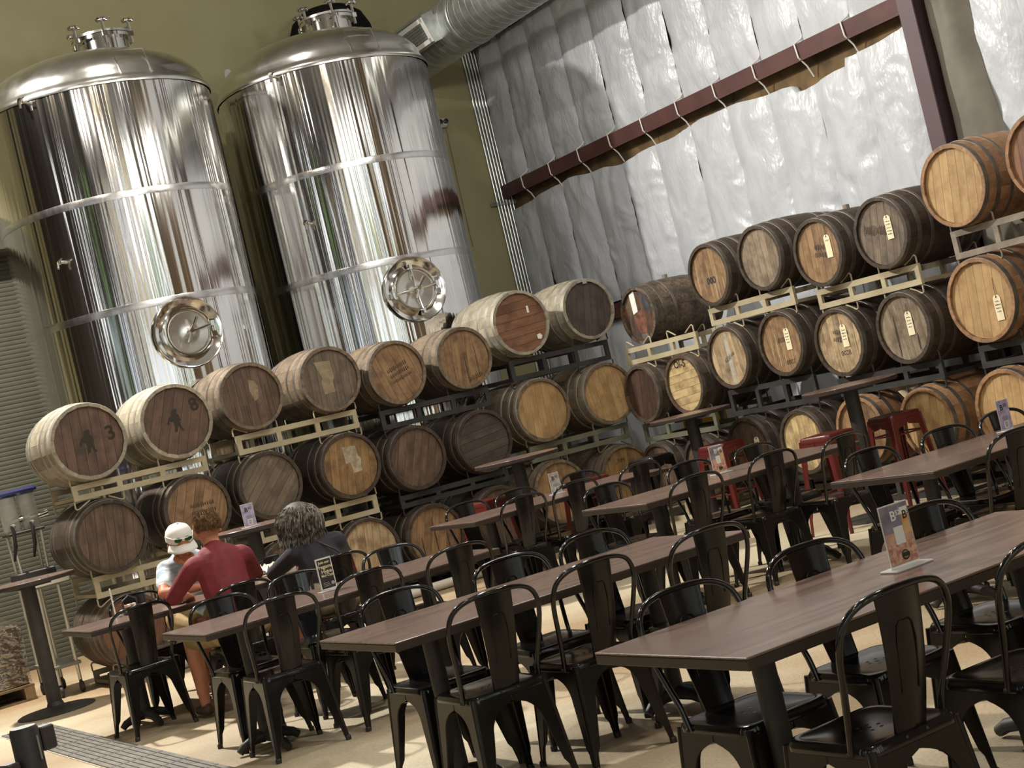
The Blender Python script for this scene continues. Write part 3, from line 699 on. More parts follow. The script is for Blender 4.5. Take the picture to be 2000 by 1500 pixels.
for pts, col in (([(-.1, .0), (.07, .06), (.09, -.05), (.06, -.20), (-.06, -.18)], '#a8592c'), ([(.05, .25), (.16, .16), (.22, .0), (.10, .05)], '#56606b'), ([(-.2, .12), (-.08, .22), (-.05, .08), (-.16, .0)], '#8d6a3a'), ([(-.05, -.19), (.06, -.20), (.08, -.24), (-.02, -.25)], '#8b8378')):
    MB().prism(pts, .0008, Matrix.Translation((0, -.45+.035-.0098, 0))).build('paint_patch', M('faded_paint_'+col[1:], desat(lin(col), .62, .8), .5, 0, desat(lin(col), .5, .35), 14), b)
MB().prism([(-.055, .21), (.035, .24), (.035, .02), (-.05, .0)], .001, Matrix.Translation((-.05, -.45+.035-.0105, .02))).build('label_strip', white_paper, b)
b = find_barrel('y', 9.04, 2.312)
MB().box((.02, -.452, .285), (.05, .006, .05)).build('silver_tape', galv, b)
b = find_barrel('x', 9.18, .62)
MB().box((-.255, -.27, .23), (.004, .20, .16), (0, math.radians(-42), 0)).build('side_label', tag_paper, b)

# pale drip streaks and worn stave lines on a few heads
drip = M('pale_drip_stain', lin('#b7a98c'), .7, 0, lin('#9a8a6a'), 30)
def drips(facing, a, z, Rh, n, seed, mat=None, w=.006):
    rg = random.Random(seed); R = Rh-.03
    for k in range(n):
        x = -R*.8+1.6*R*(k+.5)/n+rg.uniform(-.02, .02); hgt = math.sqrt(R*R-x*x); top = hgt*rg.uniform(-.3, .75); bot = -hgt*rg.uniform(.75, .97); ww = w*rg.uniform(.5, 1.3)
        stampshape(facing, a, z, [(x-ww*.4, top), (x+ww*.4, top), (x+ww+rg.uniform(-.004, .004), (top+bot)/2), (x+ww*.5, bot), (x-ww*.5, bot), (x-ww, (top+bot)/2)], 0, 0, 1, mat or drip, 'drip_streak')
drips('x', 11.45, 2.29, .29, 6, 1); drips('x', 10.69, 1.513, .29, 5, 2); drips('x', 10.71, .617, .29, 6, 3); drips('x', 9.96, 1.41, .29, 4, 4); drips('x', 9.195, 1.41, .29, 2, 5, stamp, .008)
stampshape('x', 11.455, 1.498, [(-.025, .22), (.02, .23), (.04, .0), (.03, -.25), (-.02, -.255), (-.03, -.02)], .0, .0, 1, M('grey_streak', lin('#a8a294'), .75, 0, lin('#8f887a'), 20), 'grey_streak')
drips('y', 7.485, 2.092, .302, 3, 6, stamp, .005); drips('y', 5.25, 2.168, .302, 4, 7, M('dark_run_stain', lin('#4a3524'), .8), .012); drips('y', 3.73, 1.255, .31, 1, 8, M('ochre_scrape', lin('#75603f'), .8), .005); drips('y', 6.735, .50, .302, 3, 9, stamp, .006)
# hanging paper tags
def head_tag(y, z, dy, dz, label, rows=4, hook=.09):
    t = thing('barrel_tag', label, 'tag', (XR+.035-.009-.006, y-dy, z+dz), -PI/2, 'paper tags on barrel heads')
    a = MB().prism([(-.035, -.10), (.035, -.10), (.035, .075), (.018, .095), (-.018, .095), (-.035, .075)], .0012).build('tag_card', tag_paper, t)
    MB().lathe([(.008, 0), (.004, .001)], 12, (0, -.001, .08), Matrix.Rotation(PI/2, 3, 'X')).build('eyelet', hoop_m, t)
    MB().tube([(0, -.002, .08), (.002, -.004, .08+hook*.6), (.0, .003, .08+hook)], .0018, 5).build('tag_string', hoop_m, t)
    for k in range(rows):
        w = .05*(.7+.3*random.random()); f = MB(); x = -w/2
        while x < w/2:
            l = random.uniform(.004, .011); f.box((x+l/2, -.0011, .045-k*.026+random.uniform(-.002, .002)), (l, .0006, random.uniform(.004, .010))); x += l+.003
        f.build('handwriting', ink, t)
head_tag(9.955, 2.196, .13, .03, 'blank manila tag on the tan stamped barrel head, top row', 1)
head_tag(9.19, 2.20, .09, .03, 'manila tag with five written lines on the grey-brown barrel head, top row', 5, .13)
head_tag(10.69, 1.513, .09, .03, 'manila tag on the tan drip-marked barrel head, middle row', 4, .03)
head_tag(9.96, 1.41, .07, .05, 'manila tag on the light streaked barrel head, middle row', 4, .05)
head_tag(9.195, 1.41, .07, .03, 'manila tag on the grey weathered barrel head, middle row', 4, .08)
head_tag(8.34, 1.487, .14, -.08, 'manila tag on a black hook on the golden new-oak head, middle row', 4, .15)
head_tag(11.47, .63, .12, .0, 'manila tag on the brown head of the bottom-row barrel behind a red stool', 3, .03)

# ------------------------------------------------------------------ barrel racks
def rack(cx, facing, zb, zt, m, label, Wd=1.22, sp=.39, plane=None, rods=True, depth=.70):
    plane = plane if plane is not None else (YL if facing == 'y' else XR)
    loc = (cx, plane+.11, zb) if facing == 'y' else (plane+.11, cx, zb)
    t = thing('barrel_rack', label, 'rack', loc, 0 if facing == 'y' else -PI/2, 'steel barrel racks')
    h = zt-zb; rw = .048
    rail = cached(('rail', Wd), lambda: MB().box((0, 0, 0), (Wd, .03, rw)).mesh('rail', [rack_cream]))
    up = cached(('up', round(h, 3)), lambda: MB().box((0, 0, 0), (rw, .028, h-2*rw)).mesh('upright', [rack_cream]))
    sd = cached(('sd', depth), lambda: MB().box((0, 0, 0), (.03, depth-.03, .03)).mesh('side_bar', [rack_cream]))
    for y in (0, depth):
        for z in (rw/2, h-rw/2): put('rail', rail, t, (0, y, z), None, m)
        for k in range(4): put('upright', up, t, (-Wd/2+rw/2+k*(Wd-rw)/3, y, h/2), None, m)
    for x in (-Wd/2+rw/2, 0, Wd/2-rw/2): put('side_bar', sd, t, (x, depth/2, rw/2+.002), None, m)
    if rods:
        def mk(s, up_):
            zz = 1 if up_ else -1
            return lambda: MB().tube([(s*.215, 0, 0), (s*.215, 0, zz*.058), (s*.203, 0, zz*.070), (s*.185, 0, zz*.068), (s*.08, 0, zz*.012)], .0075, 6).mesh('cradle_rod', [rack_cream], True)
        for bx in (-sp, sp):
            for s in (-1, 1):
                for y in (0, depth):
                    put('cradle_rod', cached(('rod', s, 1), mk(s, True)), t, (bx, y, h), None, m)
                    if zb > .3: put('cradle_rod', cached(('rod', s, 0), mk(s, False)), t, (bx, y, 0), None, m)
    return t
def stack(facing, cx, zs, rh, mats, labs, sp, plane=None, Wd=1.22):
    lo = None
    for i, z in enumerate(zs):
        zt = z-rh[i]*1.047-.005; zb = 0.0 if i == 0 else zs[i-1]+rh[i-1]*1.047+.005
        rack(cx, facing, zb, max(zt, zb+.09), mats[i], labs[i], Wd, sp, plane)
cr, bk, gg, gy = rack_cream, rack_black, rack_green, rack_grey
stack('y', 4.125, (.44, 1.278, 2.088), (.302, .310, .325), (cr, cr, cr), ('cream steel rack on the floor nearest the roll-up door', 'cream steel rack under the middle row, behind the man in the white cap', 'cream steel rack under the two barrels with stamped figures'), .395)
stack('y', 5.655, (.53, 1.348, 2.168), (.302, .302, .302), (cr, cr, cr), ('cream steel rack on the floor behind the woman', 'cream steel rack with bent rods beside the woman', 'cream steel rack under the third and fourth top barrels from the roll-up door'), .405)
stack('y', 7.105, (.50, 1.264, 2.093), (.302, .302, .302), (bk, bk, bk), ('black steel rack on the floor behind the red stool', 'black steel rack under the plain dark brown barrel heads', 'black steel rack under the tan top-row pair'), .38)
stack('y', 8.625, (.575, 1.422, 2.314), (.325, .315, .325), (bk, gg, bk), ('black steel rack on the floor under the grey-green one', 'grey-green steel rack under the new-oak pair', 'black steel rack under the highest pale pair before the corner'), .41)
stack('x', 12.57, (.53, 1.337, 2.125), (.29, .29, .29), (cr, gg, cr), ('cream steel rack on the floor in the corner', 'olive steel rack in front of the yellow post', 'cream steel rack holding the single charred barrel'), .36)
stack('x', 11.08, (.625, 1.505, 2.295), (.295, .295, .292), (bk, bk, cr), ('black rack on the floor behind the two red stools', 'black rack with tall posts under the pale-headed middle-row barrels', 'cream steel rack under the stencilled and plain top barrels'), .375)
stack('x', 9.575, (.63, 1.41, 2.198), (.295, .29, .29), (bk, bk, cr), ('black rack on the floor under the side-labelled new-oak barrel', 'black rack behind the round table with two red stools', 'cream steel rack under the two tagged top barrels'), .38)
stack('x', 7.91, (.63, 1.487, 2.392), (.315, .325, .318), (bk, bk, gy), ('black rack on the floor of the new-oak stack', 'black rack under the golden barrel with the hooked tag', 'weathered grey rack under the top new-oak barrels'), .43, Wd=1.3)
yp = thing('yellow_post', 'yellow painted steel post behind the corner barrel racks', 'post', (10.25, 13.62, 0))
MB().rbox((0, 0, .62), (.16, .10, 1.24), .01).build('post', yellow_m, yp); MB().rbox((.28, .02, .80), (.40, .06, .46), .01).build('panel', yellow_m, yp); MB().box((0, 0, .01), (.30, .24, .02)).build('base_plate', yellow_m, yp)
o = MB().tube([(4.0, 13.19, .05), (5.5, 13.18, .05), (7.3, 13.19, .05)], .042, 14).build('floor_pipe', M('white_pvc', (.70, .67, .58), .5), None, True)
tag(o, 'white plastic pipe lying on the floor along the barrel racks', 'pipe')

# ------------------------------------------------------------------ pallet with wrapped boxes, cart and dispenser by the roll-up door
wood_pal = W('pallet_wood', '#a08552', '#85693f', '#6d5535')
pa = thing('pallet', 'wooden pallet under the wrapped boxes by the roll-up door', 'pallet', (2.45, 14.85, 0))
bd = MB().box((0, 0, 0), (1.2, .1, .02)).mesh('deck_board', [wood_pal])
for k in range(7): put('deck_board', bd, pa, (0, -.53+k*.175, .13))
for k in range(3): put('deck_board', bd, pa, (0, -.53+k*.53, .01))
st_ = MB().box((0, 0, 0), (.09, 1.16, .10)).mesh('stringer', [wood_pal])
for k in (-.55, 0, .55): put('stringer', st_, pa, (k, 0, .07))
card = M('brown_cardboard', lin('#4a3826'), .7, 0, lin('#5a4630'), 5); film = glass('stretch_film', (.95, .95, .95), .12, 1.25, .9)
ld = thing('wrapped_boxes', 'stack of brown cardboard boxes in clear film on the pallet', 'boxes', (2.45, 14.85, .141))
for ix in (-.29, .29):
    for iy in (-.27, .27):
        for iz in (0, 1): MB().rbox((ix, iy, .135+iz*.262), (.56, .52, .258), .006).build('box', card, ld)
fm = MB(); n = 26; vs = []
for j in range(8):
    for i in range(n):
        a = 2*PI*i/n; ca, sa = math.cos(a), math.sin(a); k = 1/max(abs(ca)/.60, abs(sa)/.56)
        kk = k*(1.0 if j < 6 else (.8 if j == 6 else .12)); z = (.01, .12, .25, .38, .50, .545, .60, .58)[j]
        rr = kk+.012*noise.noise(Vector((ca*5, sa*5, j*1.7)))
        vs.append(Vector((rr*ca, rr*sa, z+(.05*noise.noise(Vector((ca*4, sa*4, 9+j))) if j > 4 else 0))))
fm._a(vs, [(j*n+i, j*n+(i+1) % n, (j+1)*n+(i+1) % n, (j+1)*n+i) for j in range(7) for i in range(n)]); fm.build('stretch_wrap', film_mat('crumpled_film', .32, .16), ld)
ct = thing('service_cart', 'narrow cart with tall pale posts and black casters beside the barrels', 'cart', (3.24, 14.10, 0))
postm = M('brushed_aluminium', (.62, .60, .50), .35, .6)
for (x, y) in ((-.095, -.33), (.085, -.33), (-.095, .33), (.085, .33)):
    MB().cyl((x, y, .11), (x, y, .98), .016, 12).build('post', postm, ct, True)
    c = MB(); c.lathe([(.045, -.014), (.05, -.006), (.05, .006), (.045, .014)], 18, (x, y-.01, .05), Matrix.Rotation(PI/2, 3, 'Y')); c.cyl((x, y, .06), (x, y, .12), .014, 8); c.build('caster', black_iron, ct, True)
for z in (.26, .97): MB().rbox((0, 0, z), (.24, .72, .03), .005).build('shelf', M('cart_shelf', (.20, .19, .15), .5), ct)
MB().rbox((.03, -.372, 1.0), (.30, .02, .06), .004).build('name_plate', white_paper, ct)
dp = thing('drink_dispenser', 'twin clear drink dispenser with blue lid and black lever taps on the cart', 'dispenser', (3.27, 14.33, .986))
MB().rbox((0, 0, .06), (.34, .30, .12), .01).build('base', black_iron, dp)
for (x, y) in ((-.13, -.10), (.13, -.10), (-.13, .10), (.13, .10)): MB().tube([(x*.9, y, .12), (x, y, .46)], .014, 10).build('strut', postm, dp, True)
MB().rbox((0, 0, .47), (.32, .28, .025), .005).build('tray', black_iron, dp)
for x in (-.085, .085):
    MB().lathe([(.075, .485), (.078, .50), (.078, .80), (.072, .80), (.072, .50), (.001, .492)], 28, (x, 0, 0), caps=False).build('canister', glass('clear_canister', (.9, .9, .88), .06, 1.2, .75), dp, True)
    MB().tube([(x-.03, -.10, .55), (x-.04, -.20, .50), (x-.07, -.27, .36), (x-.11, -.30, .24)], [.014, .016, .018, .010], 8).build('lever', black_metal, dp, True)
    MB().cyl((x, -.07, .54), (x-.03, -.13, .54), .02, 10).build('spout', postm, dp, True)
    MB().cyl((x, .0, .58), (x+.16, -.02, .60), .028, 12).build('motor_sleeve', steel_mirror, dp, True)
MB().rbox((0, 0, .83), (.36, .20, .06), .02).build('lid', M('cobalt_blue_plastic', lin('#1c2050'), .2, spec=.6), dp)

# trench drain
dr = thing('trench_drain_grate', 'long grey slotted trench drain grate set in the floor', 'drain grate', (2.5, 0, 0))
gmat = M('grey_grate', lin('#6a6660'), .5, .3, lin('#7d7972'), 6)
bar = MB().box((0, 0, 0), (.034, .488, .012)).mesh('grate_bar', [gmat]); crs = MB().box((0, 0, 0), (.33, .02, .010)).mesh('cross_bar', [gmat])
for k in range(11):
    for i in range(8): put('grate_bar', bar, dr, (-.147+i*.042, 7.2+k*.5, .0065))
    for d in (-.235, .235): put('cross_bar', crs, dr, (0, 7.2+k*.5+d, .0055))
MB().box((0, 9.7, .0022), (.345, 5.52, .003)).build('channel_floor', M('pale_channel', (.55, .50, .40), .7), dr)

# stanchion
sn = thing('barrier_post', 'black belt barrier post with retractable belts', 'barrier post', (.94, 4.68, 0), .35)
MB().lathe([(.17, 0), (.17, .01), (.12, .03), (.036, .05)], 36).build('base', black_metal, sn, True)
MB().lathe([(.034, .04), (.034, .86)], 24).build('post', black_metal, sn, True)
MB().lathe([(.041, .85), (.041, .985), (.036, .995), (.001, .995)], 24).build('cassette', M('dark_grey_plastic', (.03, .028, .027), .5), sn, True)
for (x, dz) in ((-.07, .875), (.062, .945)):
    MB().rbox((x, .0, dz), (.045, .05, .07), .004).build('belt_clip', M('charcoal_plastic', (.04, .037, .036), .55), sn)
MB().box((-.2, 0, .875), (.24, .003, .045)).build('belt', M('black_webbing', (.02, .02, .02), .8), sn)
MB().box((.012, -.041, .93), (.005, .004, .07)).build('slot_trim', galv, sn)
# ------------------------------------------------------------------ dining tables
def laminate():
    m = bpy.data.materials.new('walnut_laminate'); m.use_nodes = True; nt = m.node_tree; N = nt.nodes; L = nt.links; p = N['Principled BSDF']
    tc = N.new('ShaderNodeTexCoord'); oi = N.new('ShaderNodeObjectInfo'); k = N.new('ShaderNodeMath'); k.operation = 'MULTIPLY'; k.inputs[1].default_value = 31; L.new(oi.outputs['Random'], k.inputs[0])
    ad = N.new('ShaderNodeVectorMath'); ad.operation = 'ADD'; L.new(tc.outputs['Object'], ad.inputs[0]); L.new(k.outputs[0], ad.inputs[1])
    mp = N.new('ShaderNodeMapping'); mp.inputs['Scale'].default_value = (1.6, 22, 22); L.new(ad.outputs[0], mp.inputs[0])
    n = N.new('ShaderNodeTexNoise'); n.inputs['Scale'].default_value = 1.5; n.inputs['Detail'].default_value = 8; n.inputs['Roughness'].default_value = .6; L.new(mp.outputs[0], n.inputs['Vector'])
    r = N.new('ShaderNodeValToRGB'); e = r.color_ramp.elements; e[0].position = .28; e[0].color = (*lin('#4d3c35'), 1); e[1].position = .75; e[1].color = (*lin('#806b61'), 1); L.new(n.outputs['Fac'], r.inputs[0])
    L.new(r.outputs[0], p.inputs['Base Color']); p.inputs['Roughness'].default_value = .24; p.inputs['Specular IOR Level'].default_value = .65
    b = N.new('ShaderNodeBump'); b.inputs['Strength'].default_value = .06; b.inputs['Distance'].default_value = .003; L.new(n.outputs['Fac'], b.inputs['Height']); L.new(b.outputs[0], p.inputs['Normal'])
    return m
lam = laminate()
TW, TL, TZ = .762, 1.86, .75
def dining_table():
    t = thing('dining_table', 'x', 'table', (0, 0, 0), 0, 'long dining tables')
    MB().rbox((TL/2, TW/2, TZ-.004), (TL, TW, .008), .002).build('table_top', lam, t)
    hard(MB().box((TL/2, TW/2, TZ-.0235), (TL, TW, .031)).build('edge_band', table_edge, t), .003)
    for x in (.34, TL-.34):
        c = MB(); c.lathe([(.038, .07), (.038, TZ-.06)], 24, (x, TW/2, 0)); c.build('column', black_iron, t, True)
        f = MB(); f.prism([(-.24, 0), (.24, 0), (.06, -.035), (-.06, -.035)], .05, Matrix.Translation((x, TW/2, TZ-.04))); f.prism([(-.24, 0), (.24, 0), (.06, -.035), (-.06, -.035)], .05, Matrix.Translation((x, TW/2, TZ-.04)) @ Matrix.Rotation(PI/2, 4, 'Z'))
        f.build('top_spider', black_iron, t)
        for k in range(4):
            a = PI/2*k+PI/4*0; d = Vector((math.cos(a), math.sin(a), 0)); ln = .29 if k % 2 else .18
            q = [Vector((x, TW/2, .075))+d*.02, Vector((x, TW/2, .07))+d*ln*.45, Vector((x, TW/2, .045))+d*ln*.85, Vector((x, TW/2, .022))+d*ln]
            MB().tube(q, [.036, .030, .026, .022], 10).build('foot', black_iron, t, True)
    return t
tp = dining_table()
tabs = [((2.568, 3.421), 'long brown table with the photographic menu card, farthest from the barrels'), ((2.60, 5.695), 'long brown table with nothing on it, beside the chalkboard-sign table'),
        ((2.642, 8.10), 'long brown table with the black chalkboard-style sign'), ((2.64, 10.386), 'long brown table where the three people sit'),
        ((5.657, 10.459), 'long brown table with a grey menu card, in front of the new-oak pair'), ((5.62, 8.126), 'long brown table with a photographic menu card, between the grey-card and lilac-card tables'),
        ((5.64, 5.663), 'long brown table with the lilac menu card, in front of the new-oak stack')]
for i, ((x, y), lab) in enumerate(tabs):
    o = tp if i == 0 else copy_tree(tp)
    o.location = (x, y, 0); o['label'] = lab

# ------------------------------------------------------------------ metal chairs
def leg_meshes(h, top, foot, halfw, wmid, wfoot, arch):
    # one folded-sheet leg with two flanges around the corner; x>0,y>0 corner
    b = MB(); n = 26; th = .004
    for ax in (0, 1):
        vs = []
        for i in range(n+1):
            t = (i/n)**1.6; z = h*(1-t); c = top+(foot-top)*t
            if t < .11: w = halfw
            elif t < arch:
                q = (t-.11)/(arch-.11); w = halfw-(halfw-wmid)*math.sqrt(max(0, 1-(1-q)**2))
            else: w = wmid+(wfoot-wmid)*((t-arch)/(1-arch))
            if t > .80: w *= .72
            for s in (0, th):
                cc = c-s
                if ax == 0: vs += [Vector((cc, cc, z)), Vector((cc-w, cc, z))]
                else: vs += [Vector((cc, cc, z)), Vector((cc, cc-w, z))]
        fs = []
        for i in range(n):
            a = i*4; bb = a+4
            q = [(a, a+1, bb+1, bb), (a+2, bb+2, bb+3, a+3), (a+1, a+3, bb+3, bb+1), (a, bb, bb+2, a+2)]
            fs += q if ax == 0 else [tuple(reversed(f)) for f in q]
        b._a(vs, fs)
    # rounded corner bead
    b.tube([(top-.006, top-.006, h), (foot-.006, foot-.006, .0)], [.011, .008], 8)
    return b
def rsq(hw, r, n=5):
    pts = []
    for cx, cy, a0 in ((hw-r, hw-r, 0), (-hw+r, hw-r, PI/2), (-hw+r, -hw+r, PI), (hw-r, -hw+r, 3*PI/2)):
        for k in range(n+1):
            a = a0+PI/2*k/n; pts.append((cx+r*math.cos(a), cy+r*math.sin(a)))
    return pts
def seat_mesh(hw, z, r=.05, drop=.035):
    b = MB(); rings = [(hw-.004, z-drop), (hw, z-drop+.004), (hw, z-.014), (hw-.006, z-.003), (hw-.016, z), (hw-.03, z-.003), (hw*.6, z-.007), (hw*.15, z-.008)]
    vs = []
    for (q, zz) in rings: vs += [Vector((x, y, zz)) for x, y in rsq(q, min(r, q*.5))]
    m = 24; fs = [(i*m+k, i*m+(k+1) % m, (i+1)*m+(k+1) % m, (i+1)*m+k) for i in range(len(rings)-1) for k in range(m)]
    fs.append(tuple((len(rings)-1)*m+k for k in range(m)))
    b._a(vs, fs); return b
def metal_chair():
    # origin on the floor under the seat, chair faces +y, back at -y
    t = thing('metal_chair', 'x', 'chair')
    seat_mesh(.182, .452).build('seat', black_seat, t, 40)
    lg = leg_meshes(.437, .176, .214, .174, .070, .027, .34)
    me = lg.mesh('leg', [black_metal], 30)
    for k in range(4): put('leg', me, t, None, (0, 0, k*PI/2))
    # back hoop
    q = []
    for (x, y, z) in ((-.180, -.105, .425), (-.184, -.122, .50), (-.199, -.155, .60), (-.213, -.185, .70), (-.209, -.203, .762), (-.186, -.217, .806), (-.142, -.230, .833), (-.078, -.240, .846)):
        q.append((x, y, z))
    q = q+[(0, -.243, .849)]+[(-x, y, z) for (x, y, z) in reversed(q)]
    pts = []
    for i in range(len(q)-1):
        p0 = Vector(q[max(0, i-1)]); p1 = Vector(q[i]); p2 = Vector(q[i+1]); p3 = Vector(q[min(len(q)-1, i+2)])
        for s in range(3):
            u = s/3; pts.append(.5*((2*p1)+(p2-p0)*u+(2*p0-5*p1+4*p2-p3)*u*u+(3*p1-p0-3*p2+p3)*u**3))
    pts.append(Vector(q[-1]))
    MB().tube(pts, .0105, 10).build('back_hoop', black_tube, t, True)
    # splat
    b = MB(); n = 10; vs = []
    for i in range(n+1):
        u = i/n; z = .44+(.846-.44)*u; y = -.165-.075*u**1.0-.012*math.sin(u*PI); w = .060+.026*u
        for (x, dy) in ((-w, .006), (-w*.92, 0), (0, -.004), (w*.92, 0), (w, .006)): vs.append(Vector((x, y+dy, z)))
        for (x, dy) in ((w, .010), (w*.92, .004), (0, .0), (-w*.92, .004), (-w, .010)): vs.append(Vector((x, y+dy, z)))
    fs = [(i*10+k, i*10+(k+1) % 10, (i+1)*10+(k+1) % 10, (i+1)*10+k) for i in range(n) for k in range(10)]
    fs += [tuple(range(9, -1, -1)), tuple(n*10+k for k in range(10))]
    b._a(vs, fs); sp_ = b.build('back_splat', black_metal, t, 50)
    def Y(z): u = (z-.44)/.406; return -.165-.075*u-.012*math.sin(u*PI)
    for off in (.0082, -.0042):
        e = [(-.034, Y(.56)+off, .56), (-.037, Y(.70)+off, .70), (-.030, Y(.745)+off, .745), (-.018, Y(.757)+off, .757), (.018, Y(.757)+off, .757), (.030, Y(.745)+off, .745), (.037, Y(.70)+off, .70), (.034, Y(.56)+off, .56)]
        MB().tube(e, .0024, 5).build('embossed_rib', black_metal, sp_, True)
    MB().tube([(-.16, .16, .37), (.16, -.16, .37)], .009, 6).build('cross_brace', black_metal, t, True); MB().tube([(.16, .16, .372), (-.16, -.16, .372)], .009, 6).build('cross_brace', black_metal, t, True)
    for s in (-1, 1):
        MB().ball((s*.190, -.104, .432), .007, 8, 6).build('bolt', black_iron, t, True); MB().ball((s*.04, -.182, .440), .006, 8, 6).build('bolt', black_iron, t, True)
    hl = MB().lathe([(.006, .0), (.006, .0012), (.001, .0014)], 10).mesh('drain_hole', [black_iron])
    for (x, y) in ((0, 0), (-.035, 0), (.035, 0), (-.018, .03), (.018, .03), (-.018, -.03), (.018, -.03)): put('drain_hole', hl, t, (x, y, .4435))
    for k in range(4):
        a = k*PI/2+PI/4; d = .206*1.414
        MB().lathe([(.016, 0), (.016, .02), (.012, .026)], 10, (d*math.cos(a), d*math.sin(a), 0)).build('rubber_foot', black_iron, t)
    return t
chair0 = metal_chair(); first = [True]
def chair(x, y, rz, label, group, gloss=False):
    # x,y: position of the hoop top; facing given by rz (0 faces +y)
    o = chair0 if first[0] else copy_tree(chair0); first[0] = False
    dx, dy = -math.sin(rz)*.243, math.cos(rz)*.243
    o.location = (x+dx, y+dy, 0); o.rotation_euler = (0, 0, rz); o['label'] = label; o['group'] = group
    if gloss:
        for ch in o.children:
            if ch.name.startswith(('back_splat', 'back_hoop')):
                ch.material_slots[0].link = 'OBJECT'; ch.material_slots[0].material = black_gloss
    return o
POS = ('drain end', 'middle', 'insulated-wall end')
def row(tbl, near, far):
    for i, (x, y, r) in enumerate(near): chair(x, y, r, 'black chair facing the tanks, %s of the %s' % (POS[i], tbl), 'chairs facing the tanks')
    for i, (x, y, r) in enumerate(far): chair(x, y, PI+r, 'black chair facing away from the tanks, %s of the %s' % (POS[i], tbl), 'chairs facing away from the tanks')
row('photo-card table far from barrels', [(2.93, 3.17, .02), (3.52, 3.13, -.03), (4.1, 3.15, .0)], [(2.98, 4.255, .03), (3.54, 4.25, -.02), (4.12, 4.25, .02)])
row('bare table', [(3.01, 5.55, -.03), (3.50, 5.53, .03), (4.04, 5.42, -.02)], [(3.07, 6.61, .02), (3.68, 6.60, -.04), (4.15, 6.57, .03)])
row('chalkboard-sign table', [(3.03, 7.92, -.02), (3.58, 7.95, .03), (4.13, 7.88, -.03)], [(3.06, 9.00, .02)])
chair(3.64, 9.21, PI+.04, 'glossy black chair with bright streaks on its back, pulled out behind the woman', 'glossy chairs', True)
chair(4.28, 9.14, PI-.04, 'glossy black chair with bright streaks, insulated-wall end of the chalkboard-sign table', 'glossy chairs', True)
GP = "chairs at the people's table"
chair(2.93, 10.15, .05, "black chair at the drain end of the people's table, beside the man in maroon", GP)
chair(3.26, 11.42, PI+.1, "black chair across the people's table, by the lowest barrel", GP)
chair(3.45, 9.60, .02, 'black chair under the man in the maroon shirt', GP)
chair(4.17, 9.66, -.05, 'black chair under the woman in the dark top', GP)
chair(3.78, 11.86, PI, 'black chair under the man in the white cap', GP)
chair(4.38, 11.40, PI-.05, 'empty black chair across the table from the woman', GP)
row('grey-card table', [(6.08, 10.37, .03), (6.55, 10.34, -.03), (7.21, 10.37, .02)], [(6.10, 11.40, .03), (6.56, 11.35, -.02), (7.20, 11.33, .04)])
row('photo-card table before the barrels', [(5.95, 7.98, -.03), (6.64, 8.03, .02), (7.08, 7.80, .05)], [(6.05, 9.22, .03), (6.77, 9.18, -.03), (7.28, 9.04, .02)])
row('lilac-card table', [(6.09, 5.48, .02), (6.62, 5.46, -.03), (7.14, 5.48, .02)], [(6.05, 6.55, .03), (6.62, 6.51, -.02), (7.08, 6.50, .03)])

# ------------------------------------------------------------------ round bar tables and stools
def bar_table(x, y, lab, zt=1.08):
    t = thing('bar_table', lab, 'bar table', (x, y, 0), random.random(), 'round bar tables')
    MB().lathe([(.375, zt-.034), (.38, zt-.030), (.38, zt-.006)], 56).build('edge_band', table_edge, t, True)
    MB().lathe([(.38, zt-.008), (.38, zt-.002), (.378, zt), (.001, zt)], 56).build('table_top', lam, t, 30)
    MB().lathe([(.058, .03), (.058, zt-.05)], 28).build('column', black_iron, t, True)
    MB().lathe([(.20, zt-.055), (.20, zt-.035)], 4).build('top_plate', black_iron, t)
    MB().lathe([(.31, 0), (.31, .008), (.29, .018), (.12, .030), (.07, .05), (.058, .08)], 48).build('base_disc', black_iron, t, True)
    return t
bar_table(2.9, 13.0, 'round bar table beside the service cart and the pallet')
bar_table(4.55, 12.15, 'round bar table carrying a lilac menu card, behind the seated people')
bar_table(7.02, 11.95, 'round bar table in front of the new-oak pair of barrels')
bar_table(8.76, 11.64, 'round bar table with one red and one black stool in the corner')
bar_table(8.62, 9.33, 'round bar table with two red stools in front of the tagged barrels')
def stool(m):
    t = thing('bar_stool', 'x', 'stool')
    seat_mesh(.158, .765, .04, .05).build('seat', m, t, 40)
    me = leg_meshes(.74, .153, .205, .150, .052, .030, .12).mesh('leg', [m], 30)
    for k in range(4): put('leg', me, t, None, (0, 0, k*PI/2))
    for z, d in ((.30, .176), (.60, .155)):
        for k in range(4):
            a = k*PI/2; c, s = math.cos(a), math.sin(a)
            q = [(-d, d), (d, d)]
            MB().tube([(x*c-y*s, x*s+y*c, z) for x, y in q], .007, 6).build('stretcher', m, t, True)
    return t
s0 = stool(red_metal)
sl = [(8.80, 11.35, .2, 'red metal bar stool in front of the corner bar table'), (8.17, 9.22, .12, 'red metal bar stool nearer the chairs at the two-stool bar table'), (8.95, 9.27, -.1, 'red metal bar stool nearer the barrels at the two-stool bar table'),
      (6.83, 12.36, .3, 'red metal bar stool behind the bar table before the new-oak pair'), (7.42, 11.55, .1, 'red metal bar stool behind the table with the grey menu card'), (5.08, 12.0, -.2, 'red metal bar stool behind the woman at the bar table')]
for i, (x, y, r, lab) in enumerate(sl):
    o = s0 if i == 0 else copy_tree(s0); o.location = (x, y, 0); o.rotation_euler = (0, 0, r); o['label'] = lab; o['group'] = 'red bar stools'
s1 = stool(black_metal); s1.location = (8.50, 12.05, 0); s1.rotation_euler = (0, 0, .25); s1['label'] = 'black metal bar stool beside the red one at the corner bar table'

